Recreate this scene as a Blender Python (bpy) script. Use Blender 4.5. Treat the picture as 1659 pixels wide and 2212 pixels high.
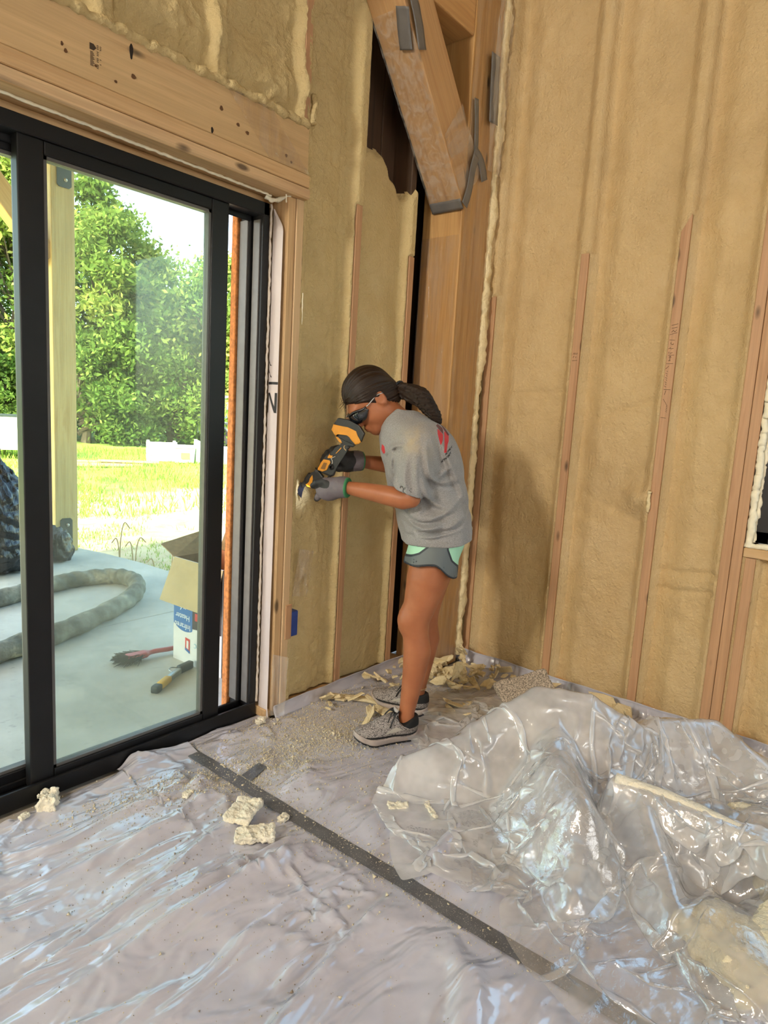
import bpy, bmesh, math, random
import numpy as np
from mathutils import Matrix, Vector
for o in list(bpy.data.objects): bpy.data.objects.remove(o)
SC = bpy.context.scene
COL = SC.collection
random.seed(7)

# ---------------------------------------------------------------- camera
YAW, PITCH, ROLL = .8879, -.1477, .0580
CAM = Vector((-2.9818, -2.0615, 1.2948))
fw = Vector((math.cos(PITCH)*math.sin(YAW), math.cos(PITCH)*math.cos(YAW), math.sin(PITCH)))
rt = fw.cross(Vector((0, 0, 1))).normalized(); up = rt.cross(fw)
RR = rt*math.cos(ROLL)+up*math.sin(ROLL); UU = -rt*math.sin(ROLL)+up*math.cos(ROLL)
cd = bpy.data.cameras.new('camera'); cam = bpy.data.objects.new('camera', cd); COL.objects.link(cam)
cam.matrix_world = Matrix(((RR.x, UU.x, -fw.x, CAM.x), (RR.y, UU.y, -fw.y, CAM.y), (RR.z, UU.z, -fw.z, CAM.z), (0, 0, 0, 1)))
cd.sensor_fit = 'VERTICAL'; cd.sensor_height = 24.0; cd.lens = 1435.9/2212*24.0
cd.clip_start = .02; cd.clip_end = 300
SC.camera = cam

# ---------------------------------------------------------------- sky, sun, daylight, exposure
w = bpy.data.worlds.new('sky'); SC.world = w; w.use_nodes = True
nt = w.node_tree; bg = nt.nodes['Background']
sky = nt.nodes.new('ShaderNodeTexSky'); sky.sky_type = 'NISHITA'; sky.sun_disc = False
sky.sun_elevation = math.radians(36); sky.sun_rotation = math.radians(-110); sky.air_density = 1.2; sky.dust_density = 3.0
nt.links.new(sky.outputs[0], bg.inputs[0]); bg.inputs[1].default_value = 1.5
def sun_lamp(name, d, energy, color, angle):
    l = bpy.data.lights.new(name, 'SUN'); l.energy = energy; l.color = color; l.angle = math.radians(angle)
    o = bpy.data.objects.new(name, l); COL.objects.link(o)
    o.rotation_euler = (-Vector(d)).to_track_quat('-Z', 'Y').to_euler(); o.location = (-20, -5, 20)
sun_lamp('sun', (-.86, -.03, .51), 19.0, (1, .90, .72), 1.0)
def window_light(name, loc, d, sx, sy, power, color):
    l = bpy.data.lights.new(name, 'AREA'); l.shape = 'RECTANGLE'; l.size = sx; l.size_y = sy; l.energy = power; l.color = color
    o = bpy.data.objects.new(name, l); COL.objects.link(o); o.location = loc
    o.rotation_euler = Vector(d).to_track_quat('-Z', 'Z').to_euler()
# daylight entering through the windows behind the camera (openings modelled in the rear walls)
window_light('window_daylight', (-7.40, -.75, 3.35), (1, 0, -.38), .75, .65, 225, (1, .93, .80))
window_light('window_daylight', (-5.0, -5.90, 2.0), (.35, 1, -.1), 2.2, 1.7, 36, (1, .96, .90))
window_light('window_daylight', (-2.2, -5.90, 2.0), (0, 1, -.1), 2.2, 1.7, 24, (1, .96, .90))
portal = bpy.data.lights.new('door_portal', 'AREA'); portal.shape = 'RECTANGLE'; portal.size = 2.6; portal.size_y = 2.1
portal.cycles.is_portal = True
po = bpy.data.objects.new('door_portal', portal); COL.objects.link(po); po.location = (-2.5, .2, 1.05)
po.rotation_euler = Vector((0, -1, 0)).to_track_quat('-Z', 'Z').to_euler()
vs = SC.view_settings
vs.view_transform = 'Standard'; vs.look = 'None'; vs.gamma = 1.0; vs.exposure = .06
# ---------------------------------------------------------------- helpers: tags, meshes, noise, distance fields
def link(o, parent=None):
    COL.objects.link(o)
    if parent is not None: o.parent = parent
    return o
def tag(o, label, cat=None, group=None, kind=None):
    if label: o['label'] = label
    if cat: o['category'] = cat
    if group: o['group'] = group
    if kind: o['kind'] = kind
    return o
def empty(name, loc=(0, 0, 0), rotz=0.0, parent=None):
    o = bpy.data.objects.new(name, None); o.location = loc; o.rotation_euler = (0, 0, rotz); o.empty_display_size = .05
    return link(o, parent)
def setmat(me, mat):
    for m in (mat if isinstance(mat, (list, tuple)) else [mat]): me.materials.append(m)
def obj(name, verts, faces, mat, parent=None, smooth=False, attrs=None, mi=None):
    me = bpy.data.meshes.new(name)
    if isinstance(faces, np.ndarray) and isinstance(verts, np.ndarray):
        k = faces.shape[1]; me.vertices.add(len(verts)); me.vertices.foreach_set('co', verts.astype(np.float32).ravel())
        me.loops.add(faces.size); me.loops.foreach_set('vertex_index', faces.astype(np.int32).ravel())
        me.polygons.add(len(faces)); me.polygons.foreach_set('loop_start', np.arange(0, faces.size, k, dtype=np.int32)); me.update(calc_edges=True)
    else:
        me.from_pydata([tuple(map(float, v)) for v in verts], [], [tuple(map(int, f)) for f in faces])
    setmat(me, mat)
    if smooth: me.polygons.foreach_set('use_smooth', [True]*len(me.polygons))
    if mi is not None: me.polygons.foreach_set('material_index', mi)
    for k, a in (attrs or {}).items():
        at = me.attributes.new(k, 'FLOAT', 'POINT'); at.data.foreach_set('value', np.asarray(a, np.float32))
    me.update()
    return link(bpy.data.objects.new(name, me), parent)
def bm_obj(name, bm, mat, parent=None, smooth=False):
    me = bpy.data.meshes.new(name); bm.to_mesh(me); bm.free(); setmat(me, mat)
    if smooth: me.polygons.foreach_set('use_smooth', [True]*len(me.polygons))
    return link(bpy.data.objects.new(name, me), parent)
def bm_box(bm, lo, hi, bev=0.0, seg=2, mtx=None):
    lo, hi = Vector(lo), Vector(hi)
    r = bmesh.ops.create_cube(bm, size=1.0)
    vs_ = r['verts']
    for v in vs_: v.co = Vector((lo[i]+(v.co[i]+.5)*(hi[i]-lo[i]) for i in range(3)))
    if bev > 0:
        es = list({e for v in vs_ for e in v.link_edges})
        g = bmesh.ops.bevel(bm, geom=es, offset=bev, segments=seg, affect='EDGES', profile=.5)
        vs_ = list({v for f in g['faces'] for v in f.verts} | {v for v in vs_ if v.is_valid})
    if mtx is not None:
        for v in vs_: v.co = mtx @ v.co
    return vs_
def box(name, lo, hi, mat, parent=None, bev=.003, seg=1, mtx=None):
    bm = bmesh.new(); bm_box(bm, lo, hi, bev, seg, mtx); return bm_obj(name, bm, mat, parent)
def extrude_poly(bm, pts, d0, d1, axes, bev=0.0, seg=2):
    """polygon pts (a,b) in the plane of axes[0],axes[1], extruded along axes[2] from d0 to d1 about axes[3]"""
    A, B_, N, O = [Vector(v) for v in axes]
    vs0 = [bm.verts.new(O+A*a+B_*b+N*d0) for a, b in pts]; vs1 = [bm.verts.new(O+A*a+B_*b+N*d1) for a, b in pts]
    n = len(pts); fs = [bm.faces.new(vs0[::-1]), bm.faces.new(vs1)]
    for i in range(n): fs.append(bm.faces.new((vs0[i], vs0[(i+1) % n], vs1[(i+1) % n], vs1[i])))
    if bev > 0:
        es = list({e for f in fs[:2] for e in f.edges})
        bmesh.ops.bevel(bm, geom=es, offset=bev, segments=seg, affect='EDGES', profile=.5)
    bmesh.ops.recalc_face_normals(bm, faces=bm.faces)
def tube(bm, pts, rad, n=8, closed=False, cap=True):
    pts = [Vector(p) for p in pts]; m = len(pts); rings = []
    rads = rad if hasattr(rad, '__len__') else [rad]*m
    t0 = (pts[1]-pts[0]).normalized(); ref = Vector((0, 0, 1)) if abs(t0.z) < .9 else Vector((1, 0, 0))
    nrm = t0.cross(ref).normalized()
    for i in range(m):
        t = ((pts[(i+1) % m] if closed or i < m-1 else pts[i])-(pts[i-1] if closed or i > 0 else pts[i])).normalized()
        nrm = (nrm-t*nrm.dot(t)).normalized(); b = t.cross(nrm)
        rings.append([bm.verts.new(pts[i]+(nrm*math.cos(2*math.pi*k/n)+b*math.sin(2*math.pi*k/n))*rads[i]) for k in range(n)])
    for i in range(m if closed else m-1):
        a, b_ = rings[i], rings[(i+1) % m]
        for k in range(n): bm.faces.new((a[k], a[(k+1) % n], b_[(k+1) % n], b_[k]))
    if cap and not closed: bm.faces.new(rings[0][::-1]); bm.faces.new(rings[-1])
def spline(pts, n=8):
    """Catmull-Rom through pts"""
    P = np.array(pts, float); P = np.vstack([2*P[0]-P[1], P, 2*P[-1]-P[-2]]); out = []
    for i in range(1, len(P)-2):
        for k in range(n):
            t = k/n; a, b, c, d = P[i-1:i+3]
            out.append(.5*((2*b)+(-a+c)*t+(2*a-5*b+4*c-d)*t*t+(-a+3*b-3*c+d)*t**3))
    out.append(P[-2]); return np.array(out)
_pr = np.random.RandomState(3).permutation(256); _pr = np.concatenate([_pr, _pr, _pr])
_gr = np.random.RandomState(4).normal(size=(256, 3)); _gr /= np.linalg.norm(_gr, axis=1)[:, None]
def pn(P):
    P = np.asarray(P, float); I = np.floor(P).astype(np.int64); F_ = P-I; I &= 255
    u = F_*F_*F_*(F_*(F_*6-15)+10); r = 0
    for dx in (0, 1):
        for dy in (0, 1):
            for dz in (0, 1):
                h = _pr[_pr[_pr[(I[..., 0]+dx) & 255]+((I[..., 1]+dy) & 255)]+((I[..., 2]+dz) & 255)]
                g = _gr[h]
                d = (g*(F_-np.array([dx, dy, dz]))).sum(-1)
                r = r+d*(u[..., 0] if dx else 1-u[..., 0])*(u[..., 1] if dy else 1-u[..., 1])*(u[..., 2] if dz else 1-u[..., 2])
    return r*1.6
def fbm(P, o=4, gain=.5, ridge=False):
    P = np.asarray(P, float); r = 0; a = 1.0
    for i in range(o):
        v = pn(P*(2.03**i)+17.3*i); r = r+a*((1-2*np.abs(v)) if ridge else v); a *= gain
    return r
def n2(x, y, o=3, seed=0, **k):
    return fbm(np.stack([x, y, np.zeros_like(x)+seed*7.31+.5], -1), o, **k)
def sst(a, b, x):
    t = np.clip((x-a)/(b-a), 0, 1); return t*t*(3-2*t)
def grid(nu, nv):
    i = np.arange((nu-1)*(nv-1)); a = (i//(nv-1))*nv+i % (nv-1)
    return np.stack([a, a+nv, a+nv+1, a+1], 1)
# signed distance pieces (P: N x 3)
V = lambda *a: np.array(a, float)
def s_cone(P, a, b, r1, r2):
    a, b = V(*a), V(*b); ba = b-a; t = np.clip(((P-a)@ba)/(ba@ba), 0, 1)
    return np.linalg.norm(P-a-t[:, None]*ba, axis=1)-(r1+(r2-r1)*t)
def s_chain(P, pts, rs):
    d = None
    for i in range(len(pts)-1):
        e = s_cone(P, pts[i], pts[i+1], rs[i], rs[i+1]); d = e if d is None else np.minimum(d, e)
    return d
def rotm(ax, ay, az):
    return np.array(Matrix.Rotation(az, 3, 'Z') @ Matrix.Rotation(ay, 3, 'Y') @ Matrix.Rotation(ax, 3, 'X'))
def s_ell(P, c, r, R=None):
    q = P-V(*c)
    if R is not None: q = q@R
    r = V(*r); k0 = np.linalg.norm(q/r, axis=1); k1 = np.linalg.norm(q/(r*r), axis=1)+1e-9
    return k0*(k0-1)/k1
def s_box(P, c, h, rad=.0, R=None):
    q = P-V(*c)
    if R is not None: q = q@R
    q = np.abs(q)-(V(*h)-rad)
    return np.linalg.norm(np.maximum(q, 0), axis=1)+np.minimum(q.max(1), 0)-rad
def smin(a, b, k):
    h = np.maximum(k-np.abs(a-b), 0)/k; return np.minimum(a, b)-h*h*k*.25
def smax(a, b, k): return -smin(-a, -b, k)
def sdf_mesh(f, lo, hi, h, proj=2):
    """dual surface-net mesh of f<0, evaluated only near the surface"""
    lo = V(*lo); n = np.ceil((V(*hi)-lo)/h/8).astype(int)*8
    nb = n//8
    bi = np.stack(np.meshgrid(*[np.arange(k) for k in nb], indexing='ij'), -1).reshape(-1, 3)
    dc = f(lo+(bi*8+4)*h)
    near = np.abs(dc) < h*8*1.35
    D = np.where(dc < 0, -1., 1.).reshape(nb)
    D = np.repeat(np.repeat(np.repeat(D, 8, 0), 8, 1), 8, 2).astype(np.float32)
    o8 = np.stack(np.meshgrid(*[np.arange(8)]*3, indexing='ij'), -1).reshape(-1, 3)
    idx = (bi[near][:, None]*8+o8[None]).reshape(-1, 3)
    D[idx[:, 0], idx[:, 1], idx[:, 2]] = f(lo+(idx+.0)*h)
    s = D < 0
    c = np.zeros(tuple(np.array(s.shape)-1), np.int8)
    for dx in (0, 1):
        for dy in (0, 1):
            for dz in (0, 1):
                c += s[dx:s.shape[0]-1+dx, dy:s.shape[1]-1+dy, dz:s.shape[2]-1+dz]
    act = (c > 0) & (c < 8); ci = np.argwhere(act)
    ind = np.full(c.shape, -1, np.int64); ind[act] = np.arange(len(ci))
    acc = np.zeros((len(ci), 3)); cnt = np.zeros(len(ci))
    cor = [np.array([i, j, k]) for i in (0, 1) for j in (0, 1) for k in (0, 1)]
    for a in cor:
        for ax in range(3):
            if a[ax] == 0:
                b = a.copy(); b[ax] = 1
                da = D[tuple((ci+a).T)]; db = D[tuple((ci+b).T)]; m = (da < 0) != (db < 0)
                t = da[m]/(da[m]-db[m]); pt = ci[m]+a+0.; pt[:, ax] += t
                acc[m] += pt; cnt[m] += 1
    vs_ = lo+acc/cnt[:, None]*h
    faces = []
    for ax in range(3):
        u_, v_ = (ax+1) % 3, (ax+2) % 3
        sl0 = [slice(None)]*3; sl1 = [slice(None)]*3; sl0[ax] = slice(0, -1); sl1[ax] = slice(1, None)
        e = s[tuple(sl0)] != s[tuple(sl1)]
        ei = np.argwhere(e); ok = (ei[:, u_] > 0) & (ei[:, v_] > 0) & (ei[:, u_] < c.shape[u_]) & (ei[:, v_] < c.shape[v_]); ei = ei[ok]
        q = []
        for du, dv in ((1, 1), (0, 1), (0, 0), (1, 0)):
            k = ei.copy(); k[:, u_] -= du; k[:, v_] -= dv; q.append(ind[tuple(k.T)])
        q = np.stack(q, 1); fl = ~s[tuple(ei.T)]
        q[fl] = q[fl][:, ::-1]; faces.append(q)
    faces = np.concatenate(faces)
    faces = faces[(faces >= 0).all(1)]
    for _ in range(proj):
        e = h*.5; d = f(vs_)
        g = np.stack([f(vs_+V(*(e*np.eye(3)[i])))-d for i in range(3)], 1)/e
        gg = (g*g).sum(1)+1e-6
        vs_ = vs_-np.clip(d/gg, -h, h)[:, None]*g
    return vs_, faces
def poly_sd(pts, x, y):
    """signed distance to a 2D polygon (negative inside)"""
    pts = np.array(pts, float); d = np.full(x.shape, 1e9); ins = np.zeros(x.shape, bool)
    for (ax, ay), (bx, by) in zip(pts, np.roll(pts, -1, 0)):
        ex, ey = bx-ax, by-ay; t = np.clip(((x-ax)*ex+(y-ay)*ey)/(ex*ex+ey*ey+1e-12), 0, 1)
        d = np.minimum(d, np.hypot(x-ax-t*ex, y-ay-t*ey))
        cr = ((ay > y) != (by > y)) & (x < (bx-ax)*(y-ay)/((by-ay) if abs(by-ay) > 1e-9 else 1e-9)+ax)
        ins ^= cr
    return np.where(ins, -d, d)

# ---------------------------------------------------------------- materials
class N:
    """small node-graph helper"""
    def __init__(s, name):
        s.m = bpy.data.materials.new(name); s.m.use_nodes = True; s.t = s.m.node_tree; s.t.nodes.clear()
        s.out = s.t.nodes.new('ShaderNodeOutputMaterial')
    def n(s, t, **k):
        d = s.t.nodes.new(t)
        for a, v in k.items(): setattr(d, a, v)
        return d
    def l(s, a, b): s.t.links.new(a, b)
    def coord(s, scale=(1, 1, 1), kind='Object'):
        c = s.n('ShaderNodeTexCoord'); m = s.n('ShaderNodeMapping'); m.inputs['Scale'].default_value = scale
        s.l(c.outputs[kind], m.inputs[0]); return m.outputs[0]
    def noise(s, vec, scale, detail=3, rough=.55, dist=0):
        d = s.n('ShaderNodeTexNoise'); d.inputs['Scale'].default_value = scale; d.inputs['Detail'].default_value = detail
        d.inputs['Roughness'].default_value = rough; d.inputs['Distortion'].default_value = dist
        s.l(vec, d.inputs['Vector']); return d.outputs['Fac']
    def ramp(s, fac, stops, interp='LINEAR'):
        d = s.n('ShaderNodeValToRGB'); d.color_ramp.interpolation = interp; e = d.color_ramp.elements
        while len(e) < len(stops): e.new(.5)
        for x, (p, c) in zip(e, stops): x.position = p; x.color = (*c, 1) if len(c) == 3 else c
        s.l(fac, d.inputs[0]); return d.outputs[0]
    def mix(s, fac, a, b, mode='MIX'):
        d = s.n('ShaderNodeMix', data_type='RGBA', blend_type=mode)
        for i, v in ((0, fac), (6, a), (7, b)):
            if hasattr(v, 'links') or hasattr(v, 'is_linked'): s.l(v, d.inputs[i])
            else: d.inputs[i].default_value = v if i == 0 else ((*v, 1) if len(v) == 3 else v)
        return d.outputs[2]
    def math(s, op, a, b=0.0, clamp=False):
        d = s.n('ShaderNodeMath', operation=op, use_clamp=clamp)
        for i, v in enumerate((a, b)):
            if hasattr(v, 'is_linked'): s.l(v, d.inputs[i])
            else: d.inputs[i].default_value = v
        return d.outputs[0]
    def attr(s, name):
        d = s.n('ShaderNodeAttribute', attribute_name=name); return d.outputs['Fac']
    def bump(s, h, strength=.3, dist=.01):
        d = s.n('ShaderNodeBump'); d.inputs['Strength'].default_value = strength; d.inputs['Distance'].default_value = dist
        s.l(h, d.inputs['Height']); return d.outputs[0]
    def bsdf(s, color, rough=.5, normal=None, **k):
        d = s.n('ShaderNodeBsdfPrincipled')
        for key, v in dict({'Base Color': color, 'Roughness': rough}, **k).items():
            if hasattr(v, 'is_linked'): s.l(v, d.inputs[key])
            else: d.inputs[key].default_value = (*v, 1) if key in ('Base Color', 'Emission Color', 'Subsurface Radius') and len(v) == 3 and key != 'Subsurface Radius' else v
        if normal is not None: s.l(normal, d.inputs['Normal'])
        return d
    def facing(s, f0=.045, gain=1.0, normal=None):
        """Schlick reflectance of a thin film or pane, the same from both sides"""
        lw = s.n('ShaderNodeLayerWeight'); lw.inputs['Blend'].default_value = .5
        if normal is not None: s.l(normal, lw.inputs['Normal'])
        return s.math('MULTIPLY', s.math('ADD', s.math('MULTIPLY', s.math('POWER', lw.outputs['Facing'], 5.0), 1-f0), f0), gain, True)
    def done(s, sh):
        s.l(sh.outputs[0] if hasattr(sh, 'outputs') else sh, s.out.inputs[0]); return s.m
def plain(name, col, rough=.5, var=.12, vscale=20, bump=0.0, bscale=80, **k):
    g = N(name); v = g.coord()
    c = g.ramp(g.noise(v, vscale), [(.3, tuple(x*(1-var) for x in col)), (.7, tuple(min(1, x*(1+var)) for x in col))])
    nm = g.bump(g.noise(v, bscale), bump, .004) if bump else None
    return g.done(g.bsdf(c, rough, nm, **k))
def wood(name, axis, c1, c2, c3=None, rough=.6, knots=True):
    g = N(name); sc = [9, 9, 9]; sc[axis] = .55
    v = g.coord(tuple(sc)); a = g.noise(v, 2.2, 4, .6, .6)
    sc2 = [60, 60, 60]; sc2[axis] = 1.2
    b = g.noise(g.coord(tuple(sc2)), 2.0, 3)
    col = g.ramp(a, [(.3, c1), (.52, c2), (.72, c3 or c1)])
    fac = g.ramp(b, [(.35, (.90,)*3), (.65, (1.04,)*3)])
    col = g.mix(1.0, col, fac, 'MULTIPLY')
    if knots:
        sk = [8, 8, 8]; sk[axis] = 3.0
        d = g.n('ShaderNodeTexVoronoi'); d.inputs['Scale'].default_value = 1.0; g.l(g.coord(tuple(sk)), d.inputs['Vector'])
        k = g.ramp(d.outputs['Distance'], [(.05, (1, 1, 1)), (.11, (0, 0, 0))])
        col = g.mix(k, col, tuple(x*.28 for x in c1))
    return g.done(g.bsdf(col, rough, g.bump(b, .25, .002)))
# ---------------------------------------------------------------- room shell
PINE = [(.54, .345, .165), (.61, .41, .215), (.48, .29, .13)]
W_X = wood('pine_x', 0, *PINE); W_Y = wood('pine_y', 1, *PINE); W_Z = wood('pine_z', 2, *PINE)
STUD = wood('stud_wood', 2, (.45, .255, .13), (.52, .305, .165), (.40, .21, .10))
STAIN = wood('weathered_pine', 0, (.50, .32, .18), (.66, .46, .26), (.30, .20, .12))
POSTW = wood('post_timber', 2, (.46, .25, .08), (.56, .33, .125), (.36, .18, .055))
SHADEW = wood('shade_dark_sheathing', 2, (.050, .026, .013), (.075, .040, .020), (.03, .016, .009))  # dark wood pushed near black, painting in the shade of deep gaps
def foam_mat(name, base, bs=.9):
    g = N(name); v = g.coord()
    big = g.noise(v, 2.2, 3); fine = g.noise(v, 75, 3, .55, .2); mid = g.noise(v, 16, 3, .55)
    c = g.ramp(big, [(.3, tuple(x*.88 for x in base)), (.55, base), (.75, (base[0]*1.04, base[1]*1.07, base[2]*1.16))])
    c = g.mix(.35, c, g.ramp(mid, [(.3, (.45, .45, .40)), (.6, (.55, .55, .55))]), 'OVERLAY')
    h = g.math('ADD', g.math('MULTIPLY', fine, .8), g.math('MULTIPLY', mid, .7))
    return g.done(g.bsdf(c, .78, g.bump(h, bs, .010), **{'Specular IOR Level': .25}))
FOAM = foam_mat('spray_foam', (.60, .44, .235), 1.0)
FOAM2 = foam_mat('spray_foam_rough', (.58, .455, .235), 1.0)
FOAMC = foam_mat('foam_cut', (.82, .69, .42), .8)
CONC = plain('concrete', (.42, .40, .37), .8, .15, 6, .3, 60)

def struct(o):
    o['kind'] = 'structure'; return o
# floor slab of the room
struct(box('floor', (-7.6, -6.0, -.20), (.16, .10, -.012), CONC, bev=0))
YW = -.07          # stud face of the wall with the sliding door
DX1, DX0 = -1.235, -3.05   # door opening
def foam_sheet(name, U, Wv, Hf, place, mat, parent):
    """height field (along the wall, up) -> mesh; place(u,w,h) gives world coordinates"""
    uu, ww = np.meshgrid(U, Wv, indexing='ij'); h, keep = Hf(uu, ww)
    Vv = place(uu, ww, h).reshape(-1, 3); F = grid(len(U), len(Wv))
    k = keep.reshape(-1)[F].all(1); F = F[k]
    used = np.unique(F); re = np.zeros(len(Vv), int); re[used] = np.arange(len(used))
    return obj(name, Vv[used], re[F], mat, parent, smooth=True)

# ---- right wall (x = 0 is the stud face)
wr_ = bmesh.new()
for lo, hi in (((.13, -1.55, 0), (.16, .10, 4.4)), ((.13, -6.0, 0), (.16, -1.55, .84)), ((.13, -6.0, 2.5), (.16, -1.55, 4.4)), ((.13, -6.0, .84), (.16, -3.3, 2.5))):
    bm_box(wr_, lo, hi)
wall_right = struct(bm_obj('wall_right', wr_, SHADEW))
RST = [(-.255, 1.90, 0), (-.722, 2.06, 0), (-1.150, 2.14, .07), (-1.461, 3.4, 0), (-1.501, 3.4, 0), (-1.552, .80, 0)]   # centre y, height of the bared face, slant
for y, top, sl in RST:
    bm = bmesh.new(); vs_ = bm_box(bm, (-.001, y-.019, .0), (.13, y+.019, top), .002, 1)
    for v in vs_:
        if v.co.z > top-.02: v.co.z += sl*(y-v.co.y)/.038
    bm_obj('stud', bm, STUD, wall_right)
box('bottom_plate', (0.012, -6.0, .0), (.13, .0, .038), W_Y, wall_right)
box('window_sill_board', (-.001, -3.3, .802), (.13, -1.522, .840), W_Y, wall_right)
for y in (-2.0, -2.4): box('stud', (-.001, y-.019, .0), (.13, y+.019, .802), STUD, wall_right)
def h_right(y, z):
    d = np.full(y.shape, 9.); side = np.zeros_like(y)
    for yc, top, sl in RST[:3]:
        dd = np.abs(y-yc); m = dd < d; d = np.where(m, dd, d); side = np.where(m, np.sign(y-yc), side)
    g0 = np.maximum(np.abs(y+1.5065)-.0645, 0)+.019; m = g0 < d; d = np.where(m, g0, d); side = np.where(m, np.sign(y+1.5065), side)
    e = np.clip(d-.019, 0, None)
    rec = np.where(side < 0, .074*sst(-.002, .016, e)-.038*sst(.02, .13, e), .036*sst(.0, .05, e))
    rec += .010*n2(y*3, z*1.6, 3, 1)*sst(0, .06, e)+.0045*n2(y*14, z*14, 3, 2)
    rec += .0018*n2(y*34, z*34, 2, 5)*(.4+sst(-.1, .5, n2(y*2.5, z*2.0, 2, 6)))
    # creases left by separate spray passes
    for y0, y1, zc, dz, dp in ((-1.45, -1.17, .62, -.03, .016), (-1.45, -1.17, .70, -.02, .014), (-1.12, -.76, 1.42, -.12, .010), (-.70, -.36, 1.45, -.03, .007), (-1.12, -.80, .86, .11, .006), (-.9, -.76, 1.36, .0, .005), (-.70, -.30, 2.35, .05, .006)):
        t = (y-y0)/(y1-y0); w_ = np.exp(-((z-(zc+dz*t+.012*n2(y*9, z*0, 2, 3)))/.011)**2)*sst(0, .08, t)*sst(0, .08, 1-t)
        rec += dp*w_
    # bulge around an electrical box beside the third stud
    rec -= .05*np.exp(-((y+1.075)/.05)**2-((z-.985)/.06)**2)
    on = d < .019; out = np.where(on, 0, 0.)
    for yc, top, sl in RST[:3]:
        zc = top+sl*(yc-y)/.038+.006*n2(y*40, z*40, 1, 9)
        m = np.abs(y-yc) < .0215
        rec = np.where(m & (z > zc), -.005-.003*sst(.03, .0, np.abs(z-zc))+.0015*n2(y*30, z*30, 2, 4), rec)
        rec = np.where(m & (z <= zc), .012, rec)
        lip = (np.abs(y-yc) >= .0215) & (np.abs(y-yc) < .030) & (z < zc); rec = np.where(lip, np.minimum(rec, .001+.004*n2(y*30, z*18, 2, 8)), rec)
    m = (y < -1.441) & (y > -1.572); rec = np.where(m, .012, rec)
    lip = np.abs(np.abs(y+1.5065)-.0705) < .006
    rec = np.where(lip & ((z < .80) | (y > -1.50)), np.minimum(rec, .003), rec)
    keep = ~((y < -1.52) & (z > .80))
    return rec, keep
ZS = np.arange(.03, 3.75, .011)
cuts = [-.10, -.255, -.722, -1.150, -1.5065, -2.02]
for a, b in zip(cuts[:-1], cuts[1:]):
    U = np.linspace(a, b, int(abs(b-a)/.0085)+1)
    foam_sheet('foam_infill', U, ZS if b > -2 else np.arange(.03, .803, .011), h_right, lambda u, z, h: np.stack([h, u, z], -1), FOAM, wall_right)
GREY = plain('box_plastic', (.33, .36, .38), .6)
box('electrical_box', (-.004, -1.128, .955), (.05, -1.092, 1.015), GREY, wall_right, .006)
bead_later = True
BLACK = plain('black_frame', (.012, .012, .014), .35, .2, 8)
BEAD = plain('foam_bead', (.86, .80, .62), .7, .08, 30, .6, 60)

# window in the right wall: black frame, glass, foam bead round it
win = struct(empty('window_1', (0, 0, 0)))
bm = bmesh.new()
for lo, hi in (((.03, -1.602, .862), (.12, -1.550, 2.48)), ((.03, -3.26, .862), (.12, -1.550, .912)), ((.03, -3.26, 2.43), (.12, -1.550, 2.48)), ((.02, -3.26, .862), (.12, -3.21, 2.48))): bm_box(bm, lo, hi, .004, 1)
bm_obj('window_frame', bm, BLACK, win)
g = N('window_glass'); tr = g.n('ShaderNodeBsdfTransparent'); tr.inputs[0].default_value = (.86, .93, .88, 1)
gl = g.n('ShaderNodeBsdfGlossy'); gl.inputs['Roughness'].default_value = .01
mx = g.n('ShaderNodeMixShader'); g.l(g.facing(.04), mx.inputs[0]); g.l(tr.outputs[0], mx.inputs[1]); g.l(gl.outputs[0], mx.inputs[2])
GLASS = g.done(mx)
box('pane', (.066, -3.22, .90), (.072, -1.59, 2.45), GLASS, win, bev=0)
def bead(name, pts, r, mat, parent, seed=0, amp=.45, step=.008, n=7):
    P = np.array(pts, float); L_ = np.r_[0, np.cumsum(np.linalg.norm(np.diff(P, axis=0), axis=1))]
    s_ = np.arange(0, L_[-1], step); Q = np.stack([np.interp(s_, L_, P[:, i]) for i in range(3)], 1)
    nn = [fbm(np.stack([s_*40, s_*0+seed+i*9.7, s_*0+.3], 1), 2) for i in range(4)]
    Q += np.stack(nn[:3], 1)*r*.5; rad = r*(1+amp*nn[3])
    bm = bmesh.new(); tube(bm, Q, list(np.maximum(rad, r*.3)), n); return bm_obj(name, bm, mat, parent, True)
bead('torn_foam_edge', [(-.010, -1.131, .93), (-.012, -1.131, 1.03)], .007, FOAMC, wall_right, 4, .6, .006)
bead('foam_bead', [(.012, -1.534, .845), (.012, -1.534, 2.5)], .014, BEAD, win, 3, .25)
bead('foam_bead', [(.012, -1.53, .850), (.012, -2.4, .850)], .012, BEAD, win, 5)
bead('foam_bead', [(.034, -1.545, .86), (.034, -1.545, 2.5)], .012, BEAD, win, 8, .3)

# ---- wall with the sliding door (y = YW is the stud face)
bm = bmesh.new()
for lo, hi in (((DX1+.01, .075, 0), (.16, .10, 4.4)), ((-7.6, .075, 2.09), (DX1+.01, .10, 4.4)), ((-7.6, .075, 0), (DX0-.01, .10, 2.09))): bm_box(bm, lo, hi)
wall_left = struct(bm_obj('wall_left', bm, SHADEW))
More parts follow.
